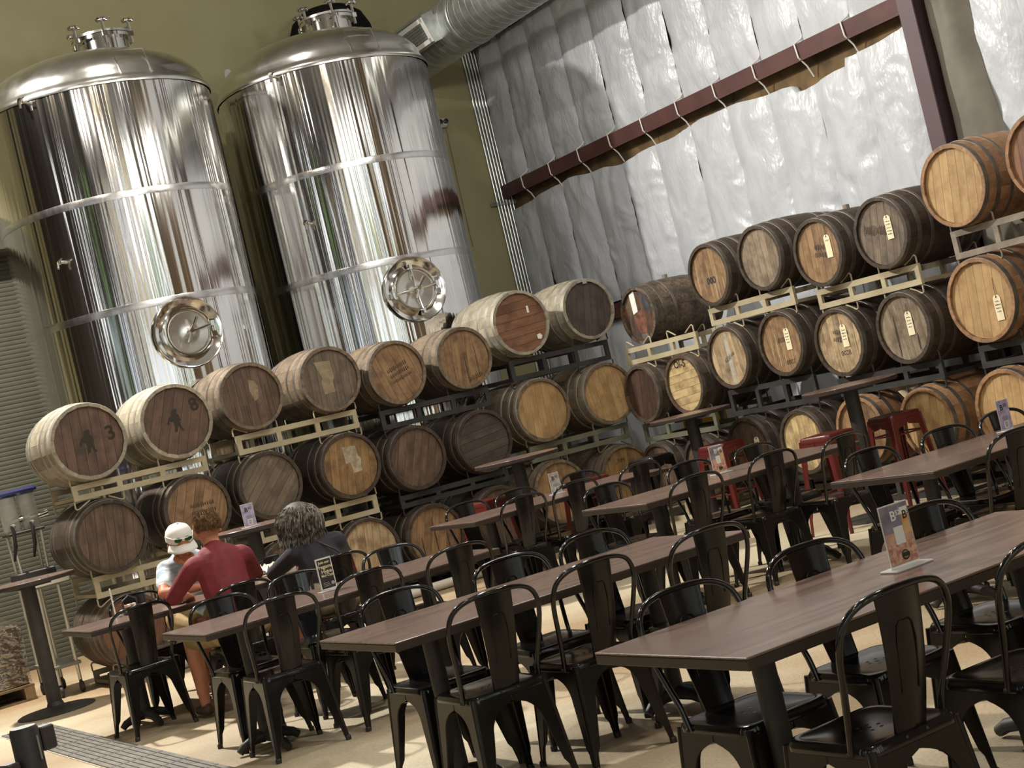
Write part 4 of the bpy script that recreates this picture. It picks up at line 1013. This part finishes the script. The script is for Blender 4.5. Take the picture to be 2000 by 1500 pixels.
# ------------------------------------------------------------------ sign holders
lil = M('lilac_marble_print', lin('#8f86a5'), .45, 0, lin('#b7aec3'), 24, contrast=(.38, .62)); gryp = M('grey_marble_print', lin('#8d8784'), .45, 0, lin('#bdb5ae'), 24, contrast=(.38, .62))
slate = M('slate_blue_print', lin('#6d6876'), .45, 0, lin('#96909a'), 20); food = M('food_photo_print', lin('#b0736a'), .45, 0, lin('#dcb493'), 60, contrast=(.4, .6)); amber = M('amber_print', lin('#c78a42'), .45, 0, lin('#e3c48f'), 12)
def flat(x0, x1, z0, z1, y, m, par, name): return MB().box(((x0+x1)/2, y, (z0+z1)/2), (x1-x0, .0005, z1-z0)).build(name, m, par)
def sign(x, y, z, kind, lab, rz=0.0, w=.105, h=.165, k=1.0):
    t = thing('table_sign', lab, 'sign', (x, y, z), rz, 'acrylic table signs')
    MB().rbox((0, .0, .003), (w+.03, .065, .006), .002).build('holder_base', acrylic, t)
    MB().rbox((0, .0025, .006+h/2), (w, .0016, h), .0005).build('holder_back', acrylic, t)
    t.scale = (k, k, k); z0 = .012; z1 = .006+h-.003; X = w/2-.003
    card_m = {'photo': paper_pinkish, 'lilac': lil, 'grey': gryp, 'chalk': M('chalkboard_print', (.02, .018, .015), .5, 0, (.05, .045, .04), 30), 'blank': white_paper}[kind]
    cd_ = flat(-X, X, z0, z1, .0005, card_m, t, 'card'); yy = -.0002
    T = lambda s, size, cx, cz, m, b=0: textmesh(s, size, m, Matrix.Translation((cx, yy-.0006, cz)), 'lettering', None, parent=cd_, bold=b)
    wt = white_paper
    if kind == 'photo':
        flat(-X, X, z0+.085, z1, yy, slate, cd_, 'wall_print'); flat(-X+.001, X-.001, z0+.004, z0+.055, yy, food, cd_, 'food_print'); flat(X-.030, X-.004, z0+.075, z1-.012, yy-.0003, amber, cd_, 'beer_print')
        flat(X-.031, X-.003, z1-.03, z1-.012, yy-.0006, wt, cd_, 'foam_print'); flat(-.016, .018, z0+.052, z0+.098, yy-.0005, wt, cd_, 'white_panel')
        T('B', .036, -.008, z1-.030, wt, .0006); T('52', .018, .011, z1-.024, wt, .0004); T('B', .030, .033, z1-.034, ink, .0006); T('5', .016, .045, z1-.028, ink)
        MB().lathe([(.0135, 0), (.0135, .0006)], 28, (.006, yy-.0004, z0+.022), Matrix.Rotation(PI/2, 3, 'X')).build('round_badge', ink, cd_)
        MB().lathe([(.010, 0), (.010, .0003)], 24, (.006, yy-.0011, z0+.023), Matrix.Rotation(PI/2, 3, 'X')).build('badge_ring', M('badge_tan', lin('#8d7f5e'), .5), cd_); flat(-.008, .020, z0+.018, z0+.028, yy-.0017, ink, cd_, 'badge_band')
    elif kind in ('lilac', 'grey'):
        T('B', .046, -.013, z1-.042, ink, .0008); T('52', .024, .016, z1-.032, ink, .0004)
        for k in range(2):
            f = MB(); x_ = -.025
            while x_ < .028:
                l = random.uniform(.003, .006); f.box((x_, yy-.0004, z0+.070-k*.009), (l, .0004, .004)); x_ += l+.003
            f.build('small_print', slate, cd_)
        flat(-.016, .020, z0+.006, z0+.046, yy, wt, cd_, 'white_panel'); flat(-.012, .016, z0+.010, z0+.042, yy-.0004, gryp, cd_, 'grey_panel')
    elif kind == 'chalk':
        for (a, b_, c, d) in ((-X, X, z1-.006, z1), (-X, X, z0, z0+.004), (-X, -X+.005, z0, z1), (X-.004, X, z0, z1)): flat(a, b_, c, d, yy, wt, cd_, 'white_border')
        for s, sz, cx, cz in (('Join our', .022, 0, z1-.024), ('Pregame', .030, 0, z1-.050), ('Hype', .032, .006, z1-.078), ('Mug Club', .020, .006, z1-.102)): T(s, sz, cx, cz, tag_paper, .0006)
        MB().lathe([(.011, 0), (.011, .0005)], 20, (.032, yy-.0004, z0+.03), Matrix.Rotation(PI/2, 3, 'X')).build('round_badge', gryp, cd_)
        for k in range(3): flat(-.03, .015-.004*k, z0+.018+.009*k, z0+.021+.009*k, yy-.0003, gryp, cd_, 'small_print')
    return t
sign(3.57, 3.80, TZ, 'photo', 'photographic menu card in clear stand on the table farthest from the barrels', .0, k=1.25)
sign(3.56, 8.50, TZ, 'chalk', 'black chalkboard-style card in clear stand on the table before the people', .05, .105, .19)
sign(6.72, 10.92, TZ, 'grey', 'grey marbled menu card on the table before the new-oak pair', .0, .10, .17)
sign(6.64, 8.63, TZ, 'photo', 'photographic menu card in clear stand on the table before the red stools', .0, k=1.15)
sign(6.90, 6.28, TZ, 'lilac', 'lilac marbled menu card on the table before the new-oak stack', .0, .10, .175)
sign(4.50, 12.02, 1.08, 'lilac', 'lilac menu card on the round bar table behind the seated people', .1, .10, .165, 1.12)
sign(3.0, 11.02, TZ, 'blank', 'clear stand seen nearly edge-on at the end of the people\'s table', 1.2, .09, .20)
ca_ = thing('condiment_caddy', 'small wire caddy with sachets at the end of the people\'s table', 'caddy', (3.09, 10.93, TZ))
MB().rbox((0, 0, .012), (.10, .08, .024), .004).build('tray', black_iron, ca_); MB().tube([(-.05, 0, .02), (-.05, 0, .10), (0, 0, .13), (.05, 0, .10), (.05, 0, .02)], .005, 6).build('wire_handle', black_iron, ca_, True)
for k in range(4): MB().rbox((-.03+.02*k, .005, .045), (.012, .05, .05), .002).build('sachet', white_paper if k % 2 else paper_pinkish, ca_)
# ------------------------------------------------------------------ people
skin = M('skin', lin('#b5795c'), .55, 0, lin('#c08a6c'), 8, spec=.35); skin2 = M('skin_ruddy', lin('#a8644a'), .55, 0, lin('#bb7d60'), 8, spec=.35)
maroon = M('maroon_shirt', lin('#6e1e26'), .75, 0, lin('#7d2630'), 14, bump=.25, bscale=22); navy = M('dark_navy_top', lin('#25222a'), .8, 0, lin('#2c2932'), 14, bump=.25, bscale=20)
blueshirt = M('pale_blue_print_shirt', lin('#8fa0ae'), .75, 0, lin('#d3dade'), 9, stretch=(1, 1, 2.5), contrast=(.42, .58), bump=.2, bscale=20)
khaki = M('khaki_shorts', lin('#9a8358'), .8, 0, lin('#a8926a'), 12, bump=.2); stone = M('stone_shorts', lin('#8d8068'), .8, 0, lin('#9a8d75'), 12, bump=.2)
shoe = M('brown_shoe', lin('#4a3424'), .6); grey_hair = M('grey_hair', lin('#4a433d'), .45, 0, lin('#8d857b'), 30, contrast=(.4, .6), spec=.2); dark_hair = M('dark_grey_hair', lin('#2e2824'), .6, 0, lin('#4a423b'), 30); brown_hair = M('brown_hair', lin('#5a4430'), .8, 0, lin('#7d6444'), 40, contrast=(.4, .6), spec=.15)
cap_m = M('white_cotton_cap', (.72, .71, .66), .8, 0, (.78, .77, .72), 12); ginger = M('ginger_beard', lin('#a0603c'), .7, 0, lin('#b98660'), 50, contrast=(.4, .6))
def seg_mesh(b, p0, p1, r0, r1, fl=1.0, side=None, n=12):
    # tapered capsule, optionally flattened (fl<1) along axis normal to side
    p0, p1 = Vector(p0), Vector(p1); T = (p1-p0); ln = T.length; T = T/ln if ln > 1e-6 else Vector((0, 0, 1))
    sd = Vector(side) if side else (Vector((1, 0, 0)) if abs(T.x) < .9 else Vector((0, 1, 0)))
    U = (sd-T*sd.dot(T)).normalized(); V = T.cross(U); vs = []; prof = []
    for i in range(5): a = PI/2*(i/4); prof.append((-r0*math.cos(a), r0*math.sin(a)))
    for i in range(5): a = PI/2*(i/4); prof.append((ln+r1*math.sin(a), r1*math.cos(a)))
    for (s, r) in prof:
        r = max(r, .0005)
        for k in range(n):
            a = 2*PI*k/n; vs.append(p0+T*s+U*(r*math.cos(a))+V*(r*fl*math.sin(a)))
    m = len(prof); fs = [(i*n+k, i*n+(k+1) % n, (i+1)*n+(k+1) % n, (i+1)*n+k) for i in range(m-1) for k in range(n)]
    fs += [tuple(range(n-1, -1, -1)), tuple((m-1)*n+k for k in range(n))]
    b._a(vs, fs)
def person(label, prims, mats, parent_loc, voxel=.009):
    # prims: (p0, p1, r0, r1, flat, side, material index); one continuous remeshed body
    root = thing('person', label, 'person', parent_loc)
    b = MB()
    for (p0, p1, r0, r1, fl, side, mi) in prims: seg_mesh(b, p0, p1, r0, r1, fl, side)
    me = b.mesh('body_raw'); o = bpy.data.objects.new('body_raw', me); C.objects.link(o)
    m = o.modifiers.new('r', 'REMESH'); m.mode = 'VOXEL'; m.voxel_size = voxel
    s = o.modifiers.new('s', 'SMOOTH'); s.factor = .5; s.iterations = 5
    dg = bpy.context.evaluated_depsgraph_get(); me2 = bpy.data.meshes.new_from_object(o.evaluated_get(dg)); bpy.data.objects.remove(o); bpy.data.meshes.remove(me)
    me2.name = 'body'; me2.materials.clear()
    for x in mats: me2.materials.append(x)
    P = [(Vector(a), Vector(c), r0, r1, mi) for (a, c, r0, r1, fl, sd, mi) in prims]
    idx = []
    for f in me2.polygons:
        q = f.center; best = None
        for (a, c, r0, r1, mi) in P:
            d = c-a; L2 = d.length_squared; t = 0 if L2 < 1e-9 else max(0, min(1, (q-a).dot(d)/L2))
            e = (q-(a+d*t)).length/(r0+(r1-r0)*t)
            if best is None or e < best[0]: best = (e, mi)
        idx.append(best[1])
    me2.polygons.foreach_set('material_index', idx); me2.polygons.foreach_set('use_smooth', [True]*len(idx)); me2.update()
    o = put('body', me2, root); return root
def lerp(a, b, t): return tuple(x+(y-x)*t for x, y in zip(a, b))
def hand(wrist, d, up, mi, s=1.0, curl=.5, thumb=1):
    # palm, four bent fingers of unequal length and a thumb from the palm's side
    w = Vector(wrist); d = Vector(d).normalized(); up = Vector(up); up = (up-d*up.dot(d)).normalized(); sd = d.cross(up)
    out = []; palm = w+d*.085*s
    for k in (-1.2, -.4, .4, 1.2): out.append((w+sd*k*.012*s, palm+sd*k*.018*s, .016*s, .013*s, 1, None, mi))
    for k, ln in ((-1.5, .060), (-.5, .075), (.5, .08), (1.5, .070)):
        b0 = palm+sd*k*.0185*s; b1 = b0+(d*math.cos(curl)-up*math.sin(curl))*ln*.55*s; b2 = b1+(d*math.cos(2*curl)-up*math.sin(2*curl))*ln*.45*s
        out += [(b0, b1, .0095*s, .0088*s, 1, None, mi), (b1, b2, .0088*s, .0075*s, 1, None, mi)]
    t0 = w+d*.03*s+sd*thumb*.028*s; t1 = t0+(d*.6+sd*thumb*.7-up*.2).normalized()*.04*s; t2 = t1+(d*.9+sd*thumb*.2-up*.4).normalized()*.03*s
    out += [(t0, t1, .012*s, .0105*s, 1, None, mi), (t1, t2, .0105*s, .009*s, 1, None, mi)]
    return out
def head_prims(c, fwd, mi, up=(0, 0, 1)):
    c = Vector(c); f = Vector(fwd).normalized(); u = Vector(up); u = (u-f*u.dot(f)).normalized(); s = f.cross(u)
    P = []
    A = lambda a, b, r0, r1, fl=1, sd=None: P.append((tuple(c+f*a[0]+s*a[1]+u*a[2]), tuple(c+f*b[0]+s*b[1]+u*b[2]), r0, r1, fl, sd, mi))
    A((-.03, 0, .045), (.02, 0, .045), .084, .080); A((.02, 0, -.03), (.045, 0, -.075), .062, .042); A((-.02, 0, .0), (.015, 0, -.02), .07, .062)
    A((.085, 0, .02), (.108, 0, -.018), .010, .015)                       # nose
    A((.078, -.03, -.005), (.078, .03, -.005), .016, .016)                 # cheeks
    A((.086, -.028, .035), (.086, .028, .035), .010, .010)                 # brow
    A((.082, -.018, -.055), (.082, .018, -.055), .010, .010)               # mouth
    for k in (-1, 1): A((-.005, k*.082, .01), (-.012, k*.086, -.02), .017, .012)   # ears
    return P
def face_bits(root, c, fwd, brow_m, up=(0, 0, 1)):
    c = Vector(c)-root.location; f = Vector(fwd).normalized(); u = Vector(up); u = (u-f*u.dot(f)).normalized(); s = f.cross(u)
    wh = M('eye_white', (.7, .68, .65), .3); dk = M('eye_iris', (.05, .035, .025), .2); lip = M('lips', lin('#9a5a4e'), .5)
    for k in (-1, 1):
        q = c+f*.080+s*k*.032+u*.018
        MB().ball(q, .012, 10, 8).build('eye', wh, root, True); MB().ball(q+f*.009, .006, 8, 6).build('iris', dk, root, True)
        MB().tube([q+u*.018-s*.018+f*.006, q+u*.022+f*.012, q+u*.017+s*.018+f*.006], .004, 5).build('eyebrow', brow_m, root)
    MB().tube([c+f*.090+s*.022-u*.055, c+f*.096-u*.053, c+f*.090-s*.022-u*.055], .005, 5).build('lips', lip, root, True)

# --- man in maroon shirt, back to the barrier post, leaning on the table
X0, Y0 = 3.45, 9.86
def mp(x, y, z): return (X0+x, Y0+y, z)
hd = Vector(mp(.02, .23, 1.205)); hf = Vector((-.10, 1, -.35))
pr = []
pr += [(mp(-.09, -.02, .565), mp(.09, -.02, .565), .125, .125, .95, None, 1), (mp(0, .0, .60), mp(.0, .05, .80), .150, .158, .78, (1, 0, 0), 0), (mp(0, .05, .80), mp(.01, .12, .97), .165, .17, .72, (1, 0, 0), 0),
       (mp(-.15, .13, 1.0), mp(.17, .13, 1.0), .075, .075, 1, None, 0), (mp(-.07, .135, 1.035), mp(.09, .135, 1.035), .068, .068, 1, None, 0), (mp(.01, .15, 1.03), tuple(hd+Vector((0, -.02, -.05))), .060, .056, 1, None, 2), (mp(.01, .145, 1.04), mp(.012, .165, 1.085), .066, .062, 1, None, 0)]
# arms
for sx, el, wr in ((-1, (-.28, .33, .83), (-.10, .60, .80)), (1, (.33, .36, .84), (.16, .62, .80))):
    sh = (.18*sx+.01, .13, .995)
    pr += [(mp(*sh), mp(*el), .068, .052, 1, None, 0), (mp(*el), mp(*lerp(el, wr, .25)), .052, .047, 1, None, 0), (mp(*lerp(el, wr, .2)), mp(*wr), .042, .028, 1, None, 2)]
    pr += hand(mp(*wr), (-.25*sx, .5, -.1), (0, .1, 1), 2, 1.0, .45, sx)
# legs
for sx in (-1, 1):
    hp, kn, an = (.09*sx, .02, .55), (.16*sx-.03, .44, .52), (.17*sx-.05, .36, .10)
    pr += [(mp(*hp), mp(*lerp(hp, kn, .9)), .098, .074, 1, None, 1), (mp(*kn), mp(*lerp(kn, an, .35)), .060, .056, 1, None, 2), (mp(*lerp(kn, an, .3)), mp(*an), .058, .036, 1, None, 2),
           (mp(an[0], an[1]-.03, .05), mp(an[0], an[1]+.16, .04), .044, .036, .8, (1, 0, 0), 3)]
pr += head_prims(hd, hf, 2)
man = person('man in a maroon shirt with short brown hair, leaning over the table, back turned', pr, [maroon, khaki, skin, shoe], (0, 0, 0))
def strands(name, c, n, rad, length, mat, parent, fn, r=.0022, seg=5, seed=1, wav=.25):
    rng = random.Random(seed); b = MB()
    for i in range(n):
        d = fn(rng); p = Vector(c)+Vector((d.x*rad[0], d.y*rad[1], d.z*rad[2])); q = [p]; v = d.copy()
        ph = rng.random()*6.3; L_ = length(d, rng)
        for k in range(1, seg):
            v = (v*.55+Vector((wav*math.sin(ph+k*1.6), wav*math.cos(ph+k*1.3), -.75))).normalized() if length.__name__ == 'long' else (v+Vector((rng.uniform(-.3, .3), rng.uniform(-.3, .3), .25))).normalized()
            p = p+v*L_/seg; q.append(p)
        b.tube(q, [r*(1-.6*k/(seg-1)) for k in range(seg)], 3)
    return b.build(name, mat, parent)
def short(d, rng): return rng.uniform(.010, .022)
def skull(rng):
    while True:
        d = Vector((rng.gauss(0, 1), rng.gauss(0, 1), rng.gauss(0, 1))).normalized()
        if d.z > .45 or (d.y < .15 and d.z > -.45): return d
hb = MB(); hc = hd+Vector((0, -.02, .045)); vs = []
for j in range(11):
    a = j/10*1.95
    for k in range(24):
        t = 2*PI*k/24; z = math.cos(a); rr = math.sin(a); y = rr*math.sin(t)
        lim = 1.0
        zz = z if not (y > .2 and z < .35) else .35
        vs.append(hc+Vector((.088*rr*math.cos(t), .102*y-.0, .094*zz)))
hb._a(vs, [(j*24+k, j*24+(k+1) % 24, (j+1)*24+(k+1) % 24, (j+1)*24+k) for j in range(10) for k in range(24)])
hb.build('hair', brown_hair, man, True)
strands('hair_tufts', hc, 1500, (.088, .102, .094), short, brown_hair, man, skull, .0016, 3, 3)
face_bits(man, hd, hf, brown_hair)
col = MB().tube([mp(.01+.066*math.cos(a*PI/10), .155+.064*math.sin(a*PI/10), 1.068+.012*math.sin(a*PI/10)) for a in range(20)], .012, 6, True).build('collar', maroon, man, True)
bracelet = MB().tube([mp(-.125+.033*math.cos(a*PI/8), .575+.02*math.sin(a*PI/8)*.5, .80+.033*math.sin(a*PI/8)) for a in range(16)], .005, 6, True).build('bracelet', black_iron, man, True)

# --- woman in a dark top, grey shoulder-length hair, back turned
X0, Y0 = 4.17, 9.90
hd2 = Vector(mp(-.05, .21, 1.105)); hf2 = Vector((-.35, 1, -.45)); pr = []
pr += [(mp(-.09, -.02, .575), mp(.09, -.02, .575), .128, .128, .95, None, 1), (mp(0, .0, .60), mp(.0, .05, .76), .150, .150, .80, (1, 0, 0), 0), (mp(0, .05, .76), mp(-.01, .12, .88), .162, .160, .76, (1, 0, 0), 0),
       (mp(-.14, .13, .915), mp(.15, .12, .915), .078, .078, 1, None, 0), (mp(-.06, .14, .95), mp(.06, .14, .95), .065, .065, 1, None, 0), (mp(-.02, .15, .93), tuple(hd2+Vector((0, -.02, -.05))), .055, .050, 1, None, 2)]
for sx, el, wr in ((-1, (-.25, .36, .80), (-.12, .62, .80)), (1, (.29, .33, .80), (.14, .62, .80))):
    sh = (.165*sx, .125, .905)
    pr += [(mp(*sh), mp(*el), .066, .052, 1, None, 0), (mp(*el), mp(*lerp(el, wr, .5)), .050, .042, 1, None, 0), (mp(*lerp(el, wr, .45)), mp(*wr), .036, .025, 1, None, 2)]
    pr += hand(mp(*wr), (-.3*sx, .5, -.1), (0, .1, 1), 2, .92, .5, sx)
for sx in (-1, 1):
    hp, kn, an = (.09*sx, .02, .555), (.12*sx, .44, .53), (.12*sx, .40, .10)
    pr += [(mp(*hp), mp(*lerp(hp, kn, .85)), .104, .078, 1, None, 1), (mp(*kn), mp(*lerp(kn, an, .35)), .062, .056, 1, None, 2), (mp(*lerp(kn, an, .3)), mp(*an), .058, .036, 1, None, 2), (mp(an[0], an[1]-.03, .045), mp(an[0], an[1]+.15, .035), .040, .032, .8, (1, 0, 0), 3)]
pr += head_prims(hd2, hf2, 2)
wom = person('woman with wavy grey shoulder-length hair in a dark navy top, seated with her back turned', pr, [navy, stone, skin, shoe], (0, 0, 0))
hb = MB(); hc = hd2+Vector((0, -.02, .03)); vs = []
for j in range(15):
    u = j/14
    for k in range(28):
        t = 2*PI*k/28; s_, c_ = math.sin(t), math.cos(t)
        if u < .5: a = u/.5*PI/2; rr = math.sin(a); z = .115*math.cos(a)
        else: q = (u-.5)/.5; rr = 1+.10*math.sin(q*PI)-.16*q; z = -.19*q
        fr = max(0, s_-.45)/.55
        if z < .03: rr *= 1-.45*fr
        w_ = 1+.05*noise.noise(Vector((c_*3, s_*3, z*14)))
        vs.append(hc+Vector((.128*rr*c_*w_, .125*rr*s_*w_, z)))
hb._a(vs, [(j*28+k, j*28+(k+1) % 28, (j+1)*28+(k+1) % 28, (j+1)*28+k) for j in range(14) for k in range(28)])
hb.build('hair', dark_hair, wom, True)
def long(d, rng): return (.12+.17*max(0, d.z+.2))*rng.uniform(.7, 1.2)+.06
def scalp(rng):
    while True:
        d = Vector((rng.gauss(0, 1), rng.gauss(0, 1), rng.gauss(0, 1))).normalized()
        if d.z > .1 or (d.y < .35 and d.z > -.75): return d
strands('hair_strands', hc+Vector((0, 0, -.01)), 1500, (.124, .120, .118), long, grey_hair, wom, scalp, .0040, 7, 5, .62)
face_bits(wom, hd2, hf2, grey_hair)
MB().tube([mp(-.09, .09, .985), mp(-.02, .03, .955), mp(.06, -.055, .88), mp(.13, -.08, .78), mp(.16, -.07, .68)], .007, 6).build('bag_strap', black_iron, wom, True)

# --- man in a white cap, facing the barrier post, leaning over the table
X0, Y0 = 3.74, 11.62
hd3 = Vector(mp(-.12, -.44, 1.12)); hf3 = Vector((-.05, -1, -.42)); pr = []
pr += [(mp(-.09, 0, .565), mp(.09, 0, .565), .128, .128, .95, None, 1), (mp(0, -.02, .60), mp(-.02, -.14, .80), .150, .158, .80, (1, 0, 0), 0), (mp(-.02, -.14, .80), mp(-.06, -.27, .94), .162, .162, .76, (1, 0, 0), 0),
       (mp(-.22, -.30, .96), mp(.10, -.30, .96), .075, .075, 1, None, 0), (mp(-.13, -.31, .99), mp(.02, -.31, .99), .066, .066, 1, None, 0), (mp(-.07, -.32, .98), tuple(hd3+Vector((0, .03, -.04))), .058, .056, 1, None, 2)]
for sx, el, wr in ((-1, (-.34, -.50, .81), (-.12, -.66, .80)), (1, (.11, -.50, .81), (-.02, -.66, .80))):
    sh = (.17*sx-.06, -.30, .95)
    pr += [(mp(*sh), mp(*lerp(sh, el, .6)), .068, .062, 1, None, 0), (mp(*lerp(sh, el, .55)), mp(*el), .046, .044, 1, None, 2), (mp(*el), mp(*wr), .043, .028, 1, None, 2)]
    pr += hand(mp(*wr), (-.4*sx, -.5, -.1), (0, -.1, 1), 2, 1.0, .5, -sx)
for sx in (-1, 1):
    hp, kn, an = (.09*sx, -.02, .55), (.12*sx, -.44, .52), (.12*sx, -.42, .10)
    pr += [(mp(*hp), mp(*lerp(hp, kn, .9)), .098, .074, 1, None, 1), (mp(*kn), mp(*lerp(kn, an, .35)), .060, .056, 1, None, 2), (mp(*lerp(kn, an, .3)), mp(*an), .058, .036, 1, None, 2), (mp(an[0], an[1]+.03, .05), mp(an[0], an[1]-.16, .04), .044, .036, .8, (1, 0, 0), 3)]
pr += head_prims(hd3, hf3, 2)
cm = person('man in a white cap and pale blue patterned shirt, facing across, head bowed', pr, [blueshirt, khaki, skin2, shoe], (0, 0, 0))
f3 = hf3.normalized(); u3 = (Vector((0, 0, 1))-f3*f3.z).normalized(); s3 = f3.cross(u3)
Rm = Matrix((( s3.x, f3.x, u3.x), (s3.y, f3.y, u3.y), (s3.z, f3.z, u3.z)))
cc = hd3-f3*.006+u3*.055
MB().lathe([(.100, -.012), (.101, .02), (.094, .055), (.072, .088), (.035, .107), (.001, .112)], 32, cc, Rm).build('cap', cap_m, cm, True)
bb = MB(); vs = []
for j in range(5):
    for k in range(13):
        t = -1.15+2.3*k/12; rr = .098+.062*j/4*max(0, math.cos(t))**.5
        vs.append(cc+s3*(rr*math.sin(t)*(1-.12*j/4))+f3*(rr*math.cos(t))+u3*(-.010-.045*(j/4)**1.2-.016*abs(math.sin(t))))
bb._a(vs, [(j*13+k, (j+1)*13+k, (j+1)*13+k+1, j*13+k+1) for j in range(4) for k in range(12)])
o = bb.build('cap_brim', cap_m, cm, True); sm = o.modifiers.new('s', 'SOLIDIFY'); sm.thickness = .004
MB().ball(cc+u3*.112, .009, 8, 6).build('cap_button', cap_m, cm, True)
lens = M('green_mirror_lens', lin('#1f5a34'), .08, .6, lin('#0f2a1c'), 14, spec=.8)
for k in (-1, 1):
    q = cc+s3*k*.038+f3*.100+u3*.026
    MB().ball(q, .030, 14, 8, (1, .35, .62)).build('sunglass_lens', lens, cm, True)
MB().tube([cc+s3*.105+f3*.0+u3*.03, cc+s3*.075+f3*.092+u3*.04, cc+f3*.112+u3*.036, cc-s3*.075+f3*.092+u3*.04, cc-s3*.105+u3*.03], .0035, 6).build('sunglass_frame', white_paper, cm, True)
face_bits(cm, hd3, hf3, ginger)
bd_ = MB(); 
for k in range(9):
    t = -1.2+2.4*k/8; bd_.ball(hd3+f3*(.030+.055*math.cos(t))+s3*(.058*math.sin(t))-u3*(.072+.022*math.cos(t)), .026, 8, 6)
bd_.build('beard', ginger, cm, True)

# ------------------------------------------------------------------ food and drink on the people's table
tr = thing('food_tray', 'white paper-lined food tray between the three people', 'tray', (4.08, 10.97, TZ), .1)
MB().rbox((0, 0, .006), (.34, .24, .012), .004).build('tray', M('pale_tray', (.62, .56, .40), .5), tr)
pb = MB(); n = 15; vs = [Vector((-.16+.32*i/n, -.11+.22*j/n, .030+.085*abs(noise.noise(Vector((i*.5, j*.5, 4))))+.02*noise.noise(Vector((i*1.3, j*1.3, 1))))) for j in range(n+1) for i in range(n+1)]
pb._a(vs, [(j*(n+1)+i, j*(n+1)+i+1, (j+1)*(n+1)+i+1, (j+1)*(n+1)+i) for j in range(n) for i in range(n)]); pb.build('crumpled_paper', M('white_deli_paper', (.82, .80, .70), .7), tr)
def beer(x, y, lab, fill, h=.15, r=.036):
    t = thing('beer_glass', lab, 'glass', (x, y, TZ), 0, 'beer glasses on the people\'s table')
    MB().lathe([(.001, .0), (r*.8, .0), (r, h), (r-.003, h), (r*.8-.003, .012), (.001, .012)], 28, caps=False).build('glass', clear_glass, t, True)
    MB().lathe([(.001, .0125), (r*.8-.0035, .0125), (r*.8+(.2*r)*fill-.0035, h*fill), (.001, h*fill)], 24, caps=False).build('beer', beer_m, t, True)
beer(4.32, 11.03, 'beer glass with pale yellow beer, taller of the two by the woman', .45, .155); beer(4.34, 10.90, 'nearly empty beer glass beside the taller one', .15, .13)
cp = thing('sauce_cup', 'small yellow sauce cup beside the food tray', 'cup', (4.27, 10.78, TZ)); MB().lathe([(.022, 0), (.03, .035), (.027, .035), (.02, .006), (.001, .006)], 20, caps=False).build('cup', white_paper, cp, True); MB().lathe([(.025, .026), (.001, .028)], 20, caps=False).build('sauce', M('mustard', lin('#d8b52a'), .4), cp, True)
for x, y, lab in ((3.32, 10.60, 'dark phone lying on the people\'s table by the man in maroon'),):
    t = thing('phone', lab, 'phone', (x, y, TZ), .3); MB().rbox((0, 0, .004), (.07, .145, .008), .002).build('case', black_gloss, t); MB().box((0, 0, .0083), (.064, .138, .0006)).build('screen', black_gloss, t)
